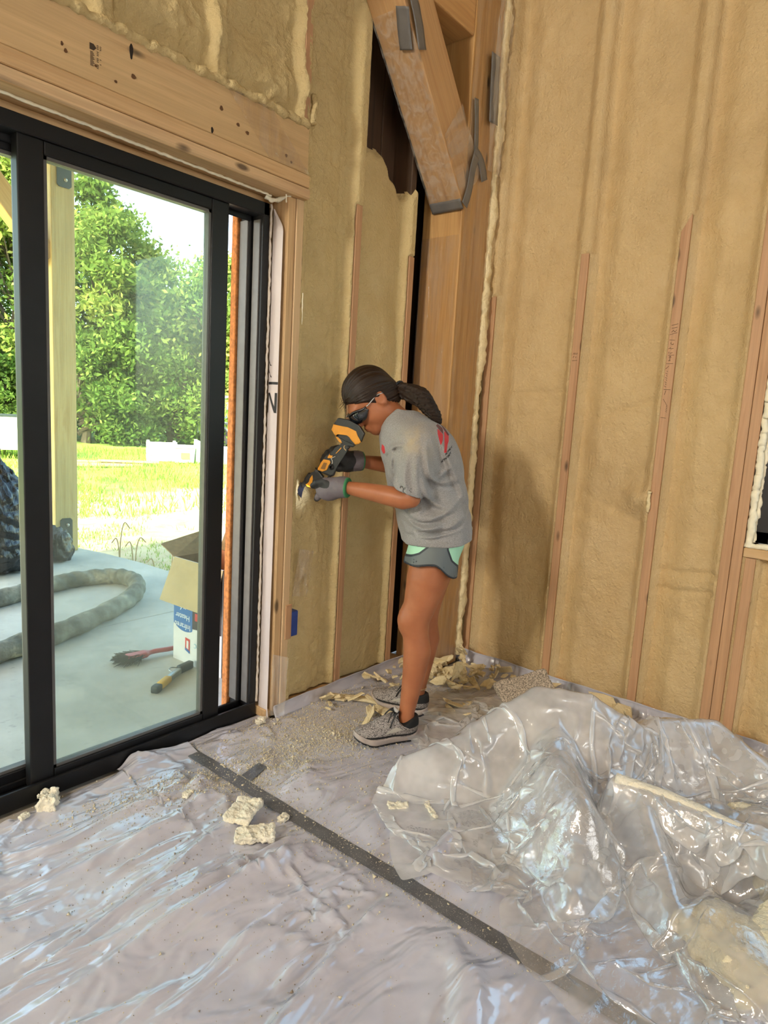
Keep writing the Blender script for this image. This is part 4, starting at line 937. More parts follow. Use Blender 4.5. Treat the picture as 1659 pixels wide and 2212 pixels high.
def tail_sdf(P):
    d = s_chain(P, tailp[::3].tolist(), tailr[::3])
    i = np.argmin(((P[:, None]-tailp[None, ::3])**2).sum(-1), 1); q = P-tailp[::3][i]; a = np.arctan2(q[:, 1], q[:, 2])
    return d+.0025*np.sin(a*9+P[:, 0]*60)+.0015*np.sin(a*23+1)
vv, ff = sdf_mesh(tail_sdf, (-.14, -.13, 1.23), (.14, .06, 1.44), .0042, 1)
i = np.argmin(((vv[:, None]-tailp[None, ::3])**2).sum(-1), 1); q = vv-tailp[::3][i]
obj('ponytail', vv, ff, HAIR, person, True, {'strand': np.arctan2(q[:, 1], q[:, 2])*1.3+q[:, 1]*9})
bm = bmesh.new(); c0 = tailp[3]; tdir = Vector(tailp[5]-tailp[1]).normalized(); sdv = tdir.cross(Vector((0, 1, 0))).normalized(); s2 = tdir.cross(sdv)
tube(bm, [Vector(c0)+(sdv*math.cos(t)+s2*math.sin(t))*.031 for t in np.linspace(0, 6.283, 20)[:-1]], .005, 6, closed=True); bm_obj('hair_tie', bm, plain('hair_tie', (.01, .01, .012), .7), person, True)
# loose strands at the forehead
bm = bmesh.new(); r_ = np.random.RandomState(4)
for k in range(14):
    a = hw((.078+r_.uniform(-.02, .012), r_.uniform(-.03, .05), .062+r_.uniform(-.02, .02))); b = hw((.105+r_.uniform(0, .02), r_.uniform(-.03, .06), .052+r_.uniform(-.03, .02)))
    tube(bm, [a, (a+b)/2+V(0, 0, .006), b], [.0009, .0008, .0004], 4)
bm_obj('loose_strands', bm, HAIR, person)

# safety glasses
LENS = plain('lens_dark', (.010, .012, .016), .06, 0, **{'Specular IOR Level': .9}); SILV = plain('lens_rim', (.55, .56, .58), .18, .05, **{'Metallic': .9}); GLF = plain('glasses_frame', (.015, .015, .017), .3)
def arc_strip(name, ph, lo, hi, off, mat, th):
    n = len(ph); pts = []
    for p_, a, b in zip(ph, lo, hi):
        for t in np.linspace(0, 1, 5):
            uu = a+(b-a)*t; bulge = .004*math.sin(math.pi*t)
            pts.append(hw(((.022+off+bulge)+.088*math.cos(p_), (.070+off+bulge)*math.sin(p_), uu)))
    o = obj(name, np.array(pts), grid(n, 5), mat, gl_, True); s = o.modifiers.new('t', 'SOLIDIFY'); s.thickness = th; s.offset = 0; return o
gl_ = empty('safety_glasses', (0, 0, 0), 0, person)
for s in (-1, 1):
    ph = np.linspace(.10, 1.28, 22)*s; t = np.abs(ph); lo = -.030-.010*np.sin(np.clip((t-.1)/1.18, 0, 1)*math.pi)**.7+.010*sst(.9, 1.28, t); hi = .010-.016*sst(.6, 1.28, t)
    arc_strip('lens', ph, lo, hi, .004, LENS, .0022)
    arc_strip('brow_rim', ph, hi-.001, hi+.0035, .0055, SILV if s < 0 else GLF, .004)
    bm = bmesh.new(); P0 = hw((.022+.092*math.cos(1.26), s*.076*math.sin(1.26), -.006)); P1 = hw((-.005, s*.080, -.002)); P2 = hw((-.030, s*.080, -.012))
    tube(bm, spline([P0, (P0+P1)/2, P1, P2], 5), .0028, 6); bm_obj('temple', bm, SILV, gl_, True)
bm = bmesh.new(); tube(bm, [hw((.112, l, .004+.002*math.cos(l*150))) for l in np.linspace(-.012, .012, 6)], .003, 6); bm_obj('bridge', bm, GLF, gl_, True)

# t-shirt
zk = np.array([.78, .86, .93, 1.0, 1.08, 1.15, 1.21, 1.255, 1.29, 1.32]); xk = np.array([.124, .110, .090, .067, .046, .030, .012, -.002, -.030, -.055])
axk = np.array([.140, .146, .152, .158, .160, .157, .146, .122, .080, .045]); ayk = np.array([.192, .190, .182, .175, .176, .180, .176, .150, .092, .05])
zd = np.linspace(.78, 1.32, 109)
def sm(a):
    y = np.interp(zd, zk, a); k = np.hanning(13); k /= k.sum(); return np.convolve(np.pad(y, 6, 'edge'), k, 'valid')
xd, axd, ayd = sm(xk), sm(axk), sm(ayk)
def torso(P):
    z = P[:, 2]; xc, a, b = np.interp(z, zd, xd), np.interp(z, zd, axd), np.interp(z, zd, ayd)
    r = ((np.abs(P[:, 0]-xc)/a)**2.3+(np.abs(P[:, 1])/b)**2.3)**(1/2.3)
    return np.maximum((r-1)*np.minimum(a, b)*.85, z-1.31)
SLV = [((.012, -.140, 1.190), (.006, -.168, 1.135), (-.012, -.212, .990)), ((.008, .140, 1.190), (.002, .168, 1.135), (-.012, .190, 1.045))]
tx = aff((1.791e-3, 1.25e-4, -1.719945), (1.08e-4, -1.79e-3, 2.802447))
FOLDS = [([(1120, 880), (1230, 990), (1390, 985)], .008, .011), ([(1110, 980), (1180, 1130), (1330, 1210)], .009, .012), ([(985, 1190), (1090, 1265), (1250, 1240), (1430, 1110)], .010, .012), ([(960, 1240), (1080, 1330), (1220, 1320), (1300, 1290)], .010, .011),
         ([(870, 770), (905, 725), (1000, 715)], .006, .009), ([(1000, 790), (975, 960), (1010, 1090)], .007, .010), ([(1065, 800), (1060, 950), (1085, 1090)], .006, .010), ([(1135, 690), (1150, 860), (1185, 960)], .008, .010), ([(1235, 600), (1290, 780), (1390, 1000), (1450, 1160)], .007, .012),
         ([(1010, 1385), (1150, 1345), (1300, 1335), (1460, 1250)], .008, .010), ([(900, 740), (880, 860), (900, 1000)], .006, .009), ([(1190, 960), (1270, 930), (1350, 860)], .006, .010), ([(1060, 1400), (1200, 1400), (1400, 1360)], .005, .008), ([(850, 830), (860, 950), (880, 1050)], .006, .010)]
FOLDS = [(np.array([tx(600+a/3.607, 760+b/3.607) for a, b in spline([(q[0], q[1], 0) for q in L], 4)[:, :2]]), h, w_) for L, h, w_ in FOLDS]
def folds(P):
    r = np.zeros(len(P)); m = P[:, 1] < .03; Q = P[m][:, [0, 2]]; acc = np.zeros(len(Q))
    for L, h, w_ in FOLDS:
        best = np.full(len(Q), 9.); sg = np.ones(len(Q)); tb = np.zeros(len(Q))
        for i in range(len(L)-1):
            e = L[i+1]-L[i]; t = np.clip(((Q-L[i])@e)/(e@e), 0, 1); dv = Q-L[i]-t[:, None]*e; d = np.hypot(dv[:, 0], dv[:, 1]); k = d < best
            best = np.where(k, d, best); sg = np.where(k, np.sign(e[0]*dv[:, 1]-e[1]*dv[:, 0]), sg); tb = np.where(k, (i+t)/(len(L)-1), tb)
        am = np.sin(math.pi*np.clip(tb, .08, .92)); acc += 1.45*h*am*(np.exp(-(best/w_)**2)-.75*np.exp(-((best-1.5*w_)/w_)**2)*(sg < 0))
    r[m] = acc; return r
def shirt_raw(P):
    d = torso(P)
    for s in SLV: d = smin(d, s_chain(P, s, [.072, .068, .060]), .04)
    x, y, z = P.T
    diag = np.sin((x*.75+z*1.0)*46+3*pn(P*7))*.0030*sst(1.06, .96, z)*sst(.80, .85, z)
    return d-folds(P)+diag+.006*pn(P*8)+.0025*pn(P*21)
NK = hw((-.05, 0, -.16))
def shirt_sdf(P):
    raw = shirt_raw(P); x, y, z = P.T
    hem = .806+.075*(x-.12)+.003*np.sin(y*26+x*20)
    sleeve = np.where(np.abs(y) > .135, 1.018+.34*(-(x+.01))*-.35-.20*(np.abs(y)-.20)*0+.004*np.sin(x*80), -9)
    slv_cut = np.where((np.abs(y) > .155) & (z < 1.10), (1.014 if True else 0)+.22*(x+.02)*-1-z, -9)
    d = smax(raw, hem-z, .006)
    near_arm = np.minimum(s_chain(P, SLV[0], [.08, .08, .08]), s_chain(P, SLV[1], [.08, .08, .08]))
    tor = torso(P)
    d = np.where((tor > .012) & (near_arm < .03), smax(d, (1.006-.30*(x+.01))-z, .006), d)
    # hollow openings
    d = smax(d, -np.maximum(raw+.007, z-(hem+.02)), .003)
    d = np.where((tor > .02) & (near_arm < .03), np.maximum(d, -np.maximum(raw+.007, z-(1.006-.30*(x+.01)+.022))), d)
    neck = s_cone(P, (-.030, 0, 1.235), (-.15, 0, 1.345), .066, .070)
    d = smax(d, -neck, .006)
    rib = np.abs(neck)-.009
    return d-.002*sst(.004, -.002, rib)*(z > 1.15)
vv, ff = sdf_mesh(shirt_sdf, (-.20, -.31, .77), (.30, .29, 1.35), .0050, 1)
tx = aff((1.791e-3, 1.25e-4, -1.719945), (1.08e-4, -1.79e-3, 2.802447))
def zp(L, s=15.8, o=(920, 880)): return [tx(o[0]+a/s, o[1]+b/s) for a, b in L]
back = vv[:, 1] < .12
def pr(pol):
    d = poly_sd(pol, vv[:, 0], vv[:, 2]); return np.where(back, d, .05)
red = np.minimum(pr(zp([(350, 720), (400, 745), (545, 905), (530, 1080), (440, 1250), (390, 1080), (350, 880)])), pr(zp([(600, 800), (760, 950), (740, 1130), (690, 1240), (640, 1480), (545, 1510), (575, 1230), (590, 950)])))
red = np.minimum(red, pr([tx(826, 958), tx(831, 963), tx(833, 976), tx(829, 980), tx(824, 970)]))
dred = np.minimum(pr(zp([(400, 440), (470, 440), (630, 700), (790, 940), (730, 960), (600, 770), (520, 620)])), pr(zp([(320, 620), (400, 560), (560, 720), (560, 900), (400, 730)])))
SHIRT = N('shirt_cloth'); v = SHIRT.coord(); hn = SHIRT.noise(SHIRT.coord((120, 120, 300)), 1.6, 3)
c = SHIRT.ramp(hn, [(.3, (.19, .185, .185)), (.7, (.33, .32, .32))])
sepn = SHIRT.n('ShaderNodeSeparateXYZ'); SHIRT.l(v, sepn.inputs[0])
dust = SHIRT.math('MULTIPLY', SHIRT.ramp(sepn.outputs[2], [(.97, (0, 0, 0)), (1.0, (1, 1, 1))]), SHIRT.ramp(SHIRT.noise(v, 14, 4), [(.4, (0, 0, 0)), (.65, (.7,)*3)]))
dz_ = SHIRT.attr('dust'); dust = SHIRT.math('MULTIPLY', dz_, SHIRT.ramp(SHIRT.noise(v, 18, 5), [(.35, (.1,)*3), (.65, (.85,)*3)]))
c = SHIRT.mix(dust, c, (.42, .33, .20))
c = SHIRT.mix(SHIRT.math('LESS_THAN', SHIRT.attr('red'), 0), c, (.52, .015, .025)); c = SHIRT.mix(SHIRT.math('LESS_THAN', SHIRT.attr('dred'), 0), c, (.10, .008, .010))
SHIRT = SHIRT.done(SHIRT.bsdf(c, .85, SHIRT.bump(SHIRT.noise(v, 420, 2), .25, .001), **{'Sheen Weight': .15}))
shirt = obj('t_shirt', vv, ff, SHIRT, person, True, {'red': red, 'dred': dred, 'dust': np.clip(np.exp(-((vv[:, 0]-.01)/.06)**2-((vv[:, 2]-1.20)/.06)**2)*(vv[:, 1] < -.05), 0, 1)})
# lettering on the back of the shirt: small dark strokes in two short lines
def on_shirt(px, py):
    x, z = tx(px, py); lo, hi = -.22, .0
    ys_ = np.linspace(lo, hi, 120); d = shirt_raw(np.stack([np.full(120, x), ys_, np.full(120, z)], 1)); k = np.argmax(d < 0) if (d < 0).any() else 60
    return V(x, ys_[k]-.0015, z)
bm = bmesh.new(); r_ = np.random.RandomState(9)
for (x0, y0, x1, y1, n) in ((957, 978, 974.5, 963, 6), (949, 994, 971, 975, 9)):
    for k in range(n):
        t = (k+.5)/n; cx, cy = x0+(x1-x0)*t, y0+(y1-y0)*t
        for (ax0, ay0, ax1, ay1) in (((-.9, -2, -.9, 2), (.9, -2, .9, 2), (-.9, 0, .9, 0)), ((-.9, -2, -.9, 2), (-.9, 2, .9, 2), (-.9, -2, .9, -2)), ((0, -2, 0, 2), (-.8, -2, .8, -2), (-.6, 1, .8, 2)))[k % 3]:
            a, b = on_shirt(cx+ax0, cy+ay0-ax0*.8), on_shirt(cx+ax1, cy+ay1-ax1*.8); tube(bm, [a, b], .0009, 4)
bm_obj('printed_letters', bm, INK, shirt)

# shorts
sx_ = aff((1.784e-3, 1.25e-4, -1.717273), (1.04e-4, -1.821e-3, 2.848193))
def shorts_raw(P):
    d = s_ell(P, (.122, 0, .825), (.112, .168, .105))
    d = smin(d, s_cone(P, (.112, -.088, .80), (.088, -.098, .66), .098, .112), .04); d = smin(d, s_cone(P, (.128, .088, .80), (.118, .094, .66), .098, .106), .04)
    return d+.003*np.sin(np.arctan2(P[:, 1]+.09, P[:, 0]-.1)*7+P[:, 2]*20)*sst(.80, .72, P[:, 2])+.002*pn(P*16)
def hemz(x, y): return .7225-.045*sst(.10, .19, x)+.012*np.exp(-((x-.10)/.05)**2)*(y < 0)
def shorts_sdf(P):
    r = shorts_raw(P); h_ = hemz(P[:, 0], P[:, 1])
    d = smax(r, h_-P[:, 2], .004); d = smax(d, P[:, 2]-.90, .01)
    return smax(d, -np.maximum(r+.007, P[:, 2]-h_-.022), .003)
vv, ff = sdf_mesh(shorts_sdf, (-.04, -.24, .64), (.28, .24, .93), .0046, 1)
def zq(L): return [sx_(600+a/3.607, 760+b/3.607) for a, b in L]
pan = poly_sd(zq([(985, 1600), (1100, 1552), (1170, 1495), (1205, 1440), (1305, 1440), (1312, 1520), (1345, 1610), (1395, 1660), (1410, 1800), (1330, 1800), (1200, 1760), (985, 1760)]), vv[:, 0], vv[:, 2]); pan = np.where(vv[:, 1] < -.02, pan, .05)
hemd = vv[:, 2]-hemz(vv[:, 0], vv[:, 1])-.009
SHO = N('shorts_cloth'); v = SHO.coord(); c = SHO.mix(SHO.math('LESS_THAN', SHO.attr('panel'), .005), (.36, .66, .47), (.022, .028, .036)); c = SHO.mix(SHO.math('LESS_THAN', SHO.attr('panel'), -.002), c, (.115, .135, .14))
c = SHO.mix(SHO.math('LESS_THAN', SHO.attr('hemd'), 0), c, (.022, .028, .036)); SHO = SHO.done(SHO.bsdf(c, .6, SHO.bump(SHO.noise(v, 240, 2), .15, .001)))
obj('shorts', vv, ff, SHO, person, True, {'panel': pan, 'hemd': hemd})

# gloves
g = N('work_glove'); v = g.coord(); c = g.mix(g.math('LESS_THAN', g.attr('dip'), 0), (.135, .115, .130), (.014, .014, .015)); c = g.mix(g.math('LESS_THAN', g.attr('cuff'), 0), c, (.03, .20, .075))
GLOVE = g.done(g.bsdf(c, .65, g.bump(g.noise(v, 130, 3), .35, .002)))
TA = V(-.44, .03, -.58); TA = V(-.58, .10, -.81); TA /= np.linalg.norm(TA)      # tool axis, battery -> blade
def left_glove(P):
    d = s_chain(P, [(-.236, -.126, 1.005), (-.262, -.116, 1.006)], [.034, .034])
    d = smin(d, s_chain(P, [(-.262, -.114, 1.005), (-.300, -.092, 1.000), (-.336, -.064, .990)], [.034, .039, .033]), .03)
    d = smin(d, s_ell(P, (-.318, -.088, .978), (.036, .026, .030)), .03)
    d = smin(d, s_chain(P, [(-.300, -.100, 1.008), (-.332, -.104, 1.022), (-.362, -.092, 1.014), (-.380, -.078, 1.000)], [.018, .0155, .014, .011]), .014)
    for k in range(4):
        b = V(-.338, -.058, .984)+TA*(k-1.2)*.019; ln = (.9, 1.0, .95, .8)[k]
        d = smin(d, s_chain(P, [b, b+V(-.012, .032, -.016)*ln, b+V(-.012, .066, -.004)*ln, b+V(.0, .078, .024)*ln], [.0135, .0115, .0105, .009]), .008)
    return d
def right_glove(P):
    P = P-V(0, .042, 0)
    d = s_chain(P, [(-.196, .060, 1.092), (-.222, .050, 1.094)], [.034, .035])
    d = smin(d, s_chain(P, [(-.222, .048, 1.094), (-.262, .034, 1.090), (-.292, .022, 1.108)], [.035, .043, .036]), .03)
    d = smin(d, s_chain(P, [(-.255, .030, 1.072), (-.290, -.012, 1.066), (-.318, -.030, 1.070)], [.020, .017, .013]), .012)   # thumb
    for k in range(4):
        b = V(-.292, .046, 1.108)-TA*(k-1.5)*.020; ln = (.9, 1.0, 1.0, .85)[k]
        d = smin(d, s_chain(P, [b, b+V(-.030, .010, .012)*ln, b+V(-.056, -.012, .006)*ln, b+V(-.052, -.036, -.006)*ln], [.0150, .0130, .0120, .0105]), .008)
    return d
for nm, f, cu, dirv, dipf in (('left', left_glove, V(-.238, -.125, 1.005), V(-1, .35, 0), None), ('right', right_glove, V(-.198, .101, 1.092), V(-1, -.4, 0), None)):
    dirv = dirv/np.linalg.norm(dirv)
    fl = lambda P, f=f, cu=cu, dirv=dirv: smax(f(P)+.0008*pn(P*120), -((P-cu)@dirv), .003)
    vv, ff = sdf_mesh(fl, tuple(cu-V(.20, .10, .09)), tuple(cu+V(.04, .14, .09)), .0036, 1)
    s = (vv-cu)@dirv
    cuff = s-.007
    if nm == 'left': dip = np.minimum(s_chain(vv, [(-.318, -.112, 1.010), (-.350, -.106, 1.018), (-.385, -.078, 1.0)], [.019, .018, .018]), -(vv[:, 1]+.048))
    else: dip = .046-s+.01*pn(vv*30)
    obj('glove', vv, ff, GLOVE, person, True, {'cuff': cuff, 'dip': dip})

# running shoes
KNIT = N('shoe_knit'); v = KNIT.coord(); wv = KNIT.noise(KNIT.coord((260, 260, 420)), 1.0, 2, .5, 1.5)
c = KNIT.ramp(wv, [(.44, (.03, .028, .028)), (.52, (.42, .38, .36))]); c = KNIT.mix(KNIT.math('LESS_THAN', KNIT.attr('mark'), 0), c, (.44, .41, .36)); c = KNIT.mix(KNIT.math('LESS_THAN', KNIT.attr('collar'), 0), c, (.012, .012, .013))
KNIT = KNIT.done(KNIT.bsdf(c, .8, KNIT.bump(wv, .4, .002)))
MIDS = plain('midsole', (.42, .36, .33), .6, .08); OUTS = plain('outsole', (.016, .016, .017), .7); LACE = plain('laces', (.014, .014, .016), .6); TONG = plain('tongue_grey', (.40, .37, .36), .7)
def lift(x): return .030*np.clip((x-.175)/.08, 0, 1.2)**2+.010*np.clip((.03-x)/.03, 0, 1)**2
def outline(P, grow=0):
    q = P.copy(); q[:, 2] = 0
    return s_chain(q, [(.036, 0, 0), (.105, .004, 0), (.180, .006, 0), (.214, .004, 0)], [.034+grow, .034+grow, .044+grow, .034+grow])
def slab(z0, z1, grow, rnd=.005):
    def f(P):
        z = P[:, 2]-lift(P[:, 0]); return smax(outline(P, grow), np.maximum(z-z1, z0-z), rnd)
    return f
def upper(P):
    q = P.copy(); q[:, 2] = P[:, 2]-lift(P[:, 0])*.8
    d = s_ell(q, (.045, 0, .055), (.048, .036, .062)); d = smin(d, s_ell(q, (.110, 0, .045), (.075, .039, .052)), .04); d = smin(d, s_ell(q, (.185, .003, .032), (.062, .042, .036)), .04)
    d = smin(d, s_cone(q, (.058, 0, .075), (.055, 0, .098), .040, .040), .03); d = smin(d, s_cone(q, (.085, 0, .090), (.135, 0, .066), .022, .022), .03)
    top = .094-.020*sst(.03, .075, q[:, 0])+.030*sst(.075, .10, q[:, 0])
    d = smax(d, q[:, 2]-top, .006); return smax(d, .024-q[:, 2], .003)
def shoe(pos, dirx):
    rz = math.atan2(dirx[1], dirx[0]); s = empty('shoe', (pos[0], pos[1], .004), rz, person); s.scale = (1.07, 1.07, 1.0)
    vv, ff = sdf_mesh(upper, (-.02, -.07, .01), (.27, .07, .14), .0036, 1)
    col = np.maximum(.062-vv[:, 2]-.25*(.05-vv[:, 0])*0+.5*np.clip(vv[:, 0]-.05, 0, 1), vv[:, 0]-.082); col = np.minimum(col, np.maximum(np.abs(vv[:, 2]-.036)-.004, vv[:, 0]-.30)+.0)
    toe = .235-vv[:, 0]; col = np.minimum(col, np.maximum(toe, vv[:, 2]-.05))
    mk = poly_sd([(.075, .060), (.100, .050), (.150, .046), (.120, .062), (.098, .070)], vv[:, 0], vv[:, 2]); mk = np.where(np.abs(vv[:, 1]) > .02, mk, .05)
    obj('upper', vv, ff, KNIT, s, True, {'collar': col, 'mark': mk})
    vv, ff = sdf_mesh(slab(.007, .030, .004), (-.02, -.07, -.01), (.28, .07, .09), .0036, 1); obj('midsole', vv, ff, MIDS, s, True)
    fz = slab(.0, .009, .002, .002)
    def tread(P): return smax(fz(P), -np.maximum(np.abs(np.mod(P[:, 0], .022)-.011)-.0025, P[:, 2]-lift(P[:, 0])-.005), .001)
    vv, ff = sdf_mesh(tread, (-.02, -.07, -.01), (.28, .07, .07), .0032, 1); obj('outsole', vv, ff, OUTS, s, True)
    bm = bmesh.new()
    for k in range(5):
        x0 = .090+.013*k; zt = .106-.0095*k+.002
        tube(bm, spline([(x0-.004, -.030, zt-.020), (x0, -.016, zt-.002), (x0+.002, .0, zt+.003), (x0, .016, zt-.002), (x0-.004, .030, zt-.020)], 4), .0030, 6)
        if k < 4: tube(bm, spline([(x0-.004, -.030, zt-.020), (x0+.006, 0, zt+.004), (x0+.011, .030, zt-.028)], 4), .0026, 6)
    for sgn in (-1, 1):
        tube(bm, spline([(.092, 0, .112), (.098, sgn*.022, .118), (.115, sgn*.036, .095), (.125, sgn*.040, .070)], 5), .0026, 6)
        tube(bm, spline([(.092, 0, .112), (.110, sgn*.012, .118), (.128, sgn*.026, .088), (.140, sgn*.036, .060)], 5), .0024, 6)
        tube(bm, spline([(.092, 0, .112), (.082, sgn*.014, .122), (.100, sgn*.026, .116), (.092, 0, .112)], 5), .0026, 6)
    bm_obj('laces', bm, LACE, s, True)
    bm = bmesh.new(); vs_ = bm_box(bm, (.084, -.018, .080), (.094, .018, .130), .004, 2); bm_obj('tongue', bm, TONG, s, True)
    return s
shoe((.086, -.100), (-.94, -.34)); shoe((.140, .094), (-.905, .425))
bm = bmesh.new(); tube(bm, [(.096+.034*math.cos(t), .112+.034*math.sin(t), .122+.006*math.cos(t)) for t in np.linspace(0, 6.283, 24)[:-1]], .0018, 5, closed=True)
for t in (-1.2, -.9, -1.5): bmesh.ops.create_icosphere(bm, subdivisions=1, radius=.0035, matrix=Matrix.Translation((.096+.035*math.cos(t), .112+.035*math.sin(t), .122)))
bm_obj('anklet', bm, plain('anklet_gold', (.8, .65, .4), .2, **{'Metallic': 1.0}), person)

# ---------------------------------------------------------------- cordless oscillating cutter held in both hands
tool = empty('cordless_cutter', (-.87, -.47, 0), -.8879); tag(tool, 'yellow and black cordless oscillating cutter held against the door stud', 'power tool')
tt_ = aff((1.842e-3, 8.2e-5, -1.718982), (1.07e-4, -1.84e-3, 2.849227))
def zt(L): return [tt_(610+a/8.73, 880+b/8.73) for a, b in L]
TY = plain('tool_yellow', (.62, .25, .008), .45, .1, 30); TB = plain('tool_black', (.012, .012, .013), .5, .2, 40, .2, 200); BLD = plain('blade_steel', (.035, .042, .085), .4, .15, **{'Metallic': .5})
def prof(name, pol, y0, y1, mat, bev=.004, parent=tool, shear=0.0):
    bm = bmesh.new(); pts = zt(pol); area = sum(a[0]*b[1]-b[0]*a[1] for a, b in zip(pts, pts[1:]+pts[:1]))
    extrude_poly(bm, pts if area > 0 else pts[::-1], y0, y1, ((1, 0, 0), (0, 0, 1), (0, 1, 0), (0, 0, 0)), bev, 2)
    for v_ in bm.verts: v_.co.y += (-.25-v_.co.x)*.55 if True else 0
    return bm_obj(name, bm, mat, parent, False)
bt = prof('battery', [(1050, 205), (1250, 235), (1460, 340), (1560, 490), (1500, 640), (1440, 600), (1400, 440), (1250, 375), (960, 325)], -.042, .042, TB, .005)
prof('battery_case', [(962, 320), (1250, 370), (1405, 440), (1445, 600), (1500, 640), (1460, 672), (1385, 690), (1300, 600), (1240, 500), (1040, 478), (1010, 540), (975, 500), (925, 425)], -.044, .044, TY, .005)
prof('battery_case', [(1040, 470), (1260, 490), (1330, 580), (1390, 680), (1340, 690), (1200, 640), (1060, 560)], -.036, .036, TB, .003)
prof('foot', [(1010, 545), (1040, 475), (1240, 495), (1300, 600), (1390, 700), (1340, 742), (1270, 732), (1210, 700), (1120, 680), (1060, 640)], -.030, .030, TB, .005)
prof('foot_grip', [(1000, 545), (1060, 565), (1110, 620), (1130, 670), (1080, 660), (1030, 600)], -.031, .031, TY, .002)
hnd = prof('handle', [(1120, 665), (1290, 735), (1225, 815), (1130, 900), (1060, 1000), (1035, 1110), (970, 1290), (900, 1320), (640, 1215), (625, 1180), (720, 1015), (800, 930), (880, 855), (1010, 790)], -.027, .027, TB, .008)
prof('handle_inlay', [(1000, 870), (1090, 770), (1110, 745), (1115, 770), (1070, 815), (1015, 870)], -.0285, -.026, TY, .0, hnd)
prof('handle_inlay', [(1180, 700), (1205, 665), (1215, 670), (1195, 710), (1170, 740), (1180, 770), (1210, 800), (1200, 810), (1165, 775), (1155, 740)], -.0285, -.026, plain('tool_tan', (.42, .27, .12), .5), .0, hnd)
pl_ = prof('body_plate', [(765, 985), (885, 1000), (905, 1040), (830, 1190), (735, 1222), (640, 1190), (650, 1160), (715, 1045)], -.0305, -.024, TY, .002)
prof('body_label', [(770, 1045), (835, 1055), (790, 1180), (705, 1165)], -.0315, -.0300, plain('tool_label', (.20, .085, .006), .5), .0, pl_)
prof('body_plate', [(890, 870), (885, 905), (950, 912), (925, 955), (850, 962), (845, 940)], -.0305, -.024, TY, .001)
prof('body_trim', [(1000, 920), (975, 925), (905, 960), (935, 1010), (935, 1050), (880, 1110), (890, 1115), (948, 1055), (948, 1005), (922, 968), (978, 935), (1000, 930)], -.0295, -.026, plain('tool_line', (.42, .40, .36), .5), .0)
prof('gear_head', [(585, 1160), (605, 1235), (530, 1300), (440, 1270), (365, 1370), (345, 1440), (400, 1505), (500, 1545), (580, 1560), (660, 1480), (760, 1330), (640, 1205)], -.024, .024, TB, .007)
gh = prof('head_collar', [(535, 1295), (548, 1380), (522, 1450), (562, 1480), (585, 1560), (500, 1545), (415, 1525), (392, 1490), (470, 1440), (480, 1370)], -.0262, .0, TY, .002)
prof('clamp', [(365, 1400), (330, 1440), (280, 1500), (330, 1570), (390, 1530), (410, 1490)], -.010, .010, TB, .003)
prof('blade', [(270, 1460), (335, 1500), (355, 1560), (310, 1660), (290, 1780), (235, 1725), (160, 1640), (128, 1595), (150, 1610), (220, 1600), (250, 1530)], -.0015, .0015, BLD, .0004)
bm = bmesh.new(); cx, cz = zt([(525, 1515)])[0]; ly = -.026+(-.25-cx)*.55
bmesh.ops.create_uvsphere(bm, u_segments=12, v_segments=8, radius=.0055, matrix=Matrix.Translation((cx, ly, cz)))
g = N('led_lens'); em = g.n('ShaderNodeEmission'); em.inputs[0].default_value = (.92, .95, 1, 1); em.inputs[1].default_value = 14; LED = g.done(em)
bm_obj('work_light', bm, LED, tool, True)
ll = bpy.data.lights.new('work_light_beam', 'SPOT'); ll.energy = .45; ll.color = (.80, .86, 1); ll.spot_size = math.radians(75); ll.spot_blend = .5; ll.shadow_soft_size = .006
lo_ = bpy.data.objects.new('work_light_beam', ll); COL.objects.link(lo_); lo_.parent = tool; lo_.location = (cx-.012, ly-.004, cz-.004)
lo_.rotation_euler = Vector((-.72, .85, -.42)).to_track_quat('-Z', 'Y').to_euler()
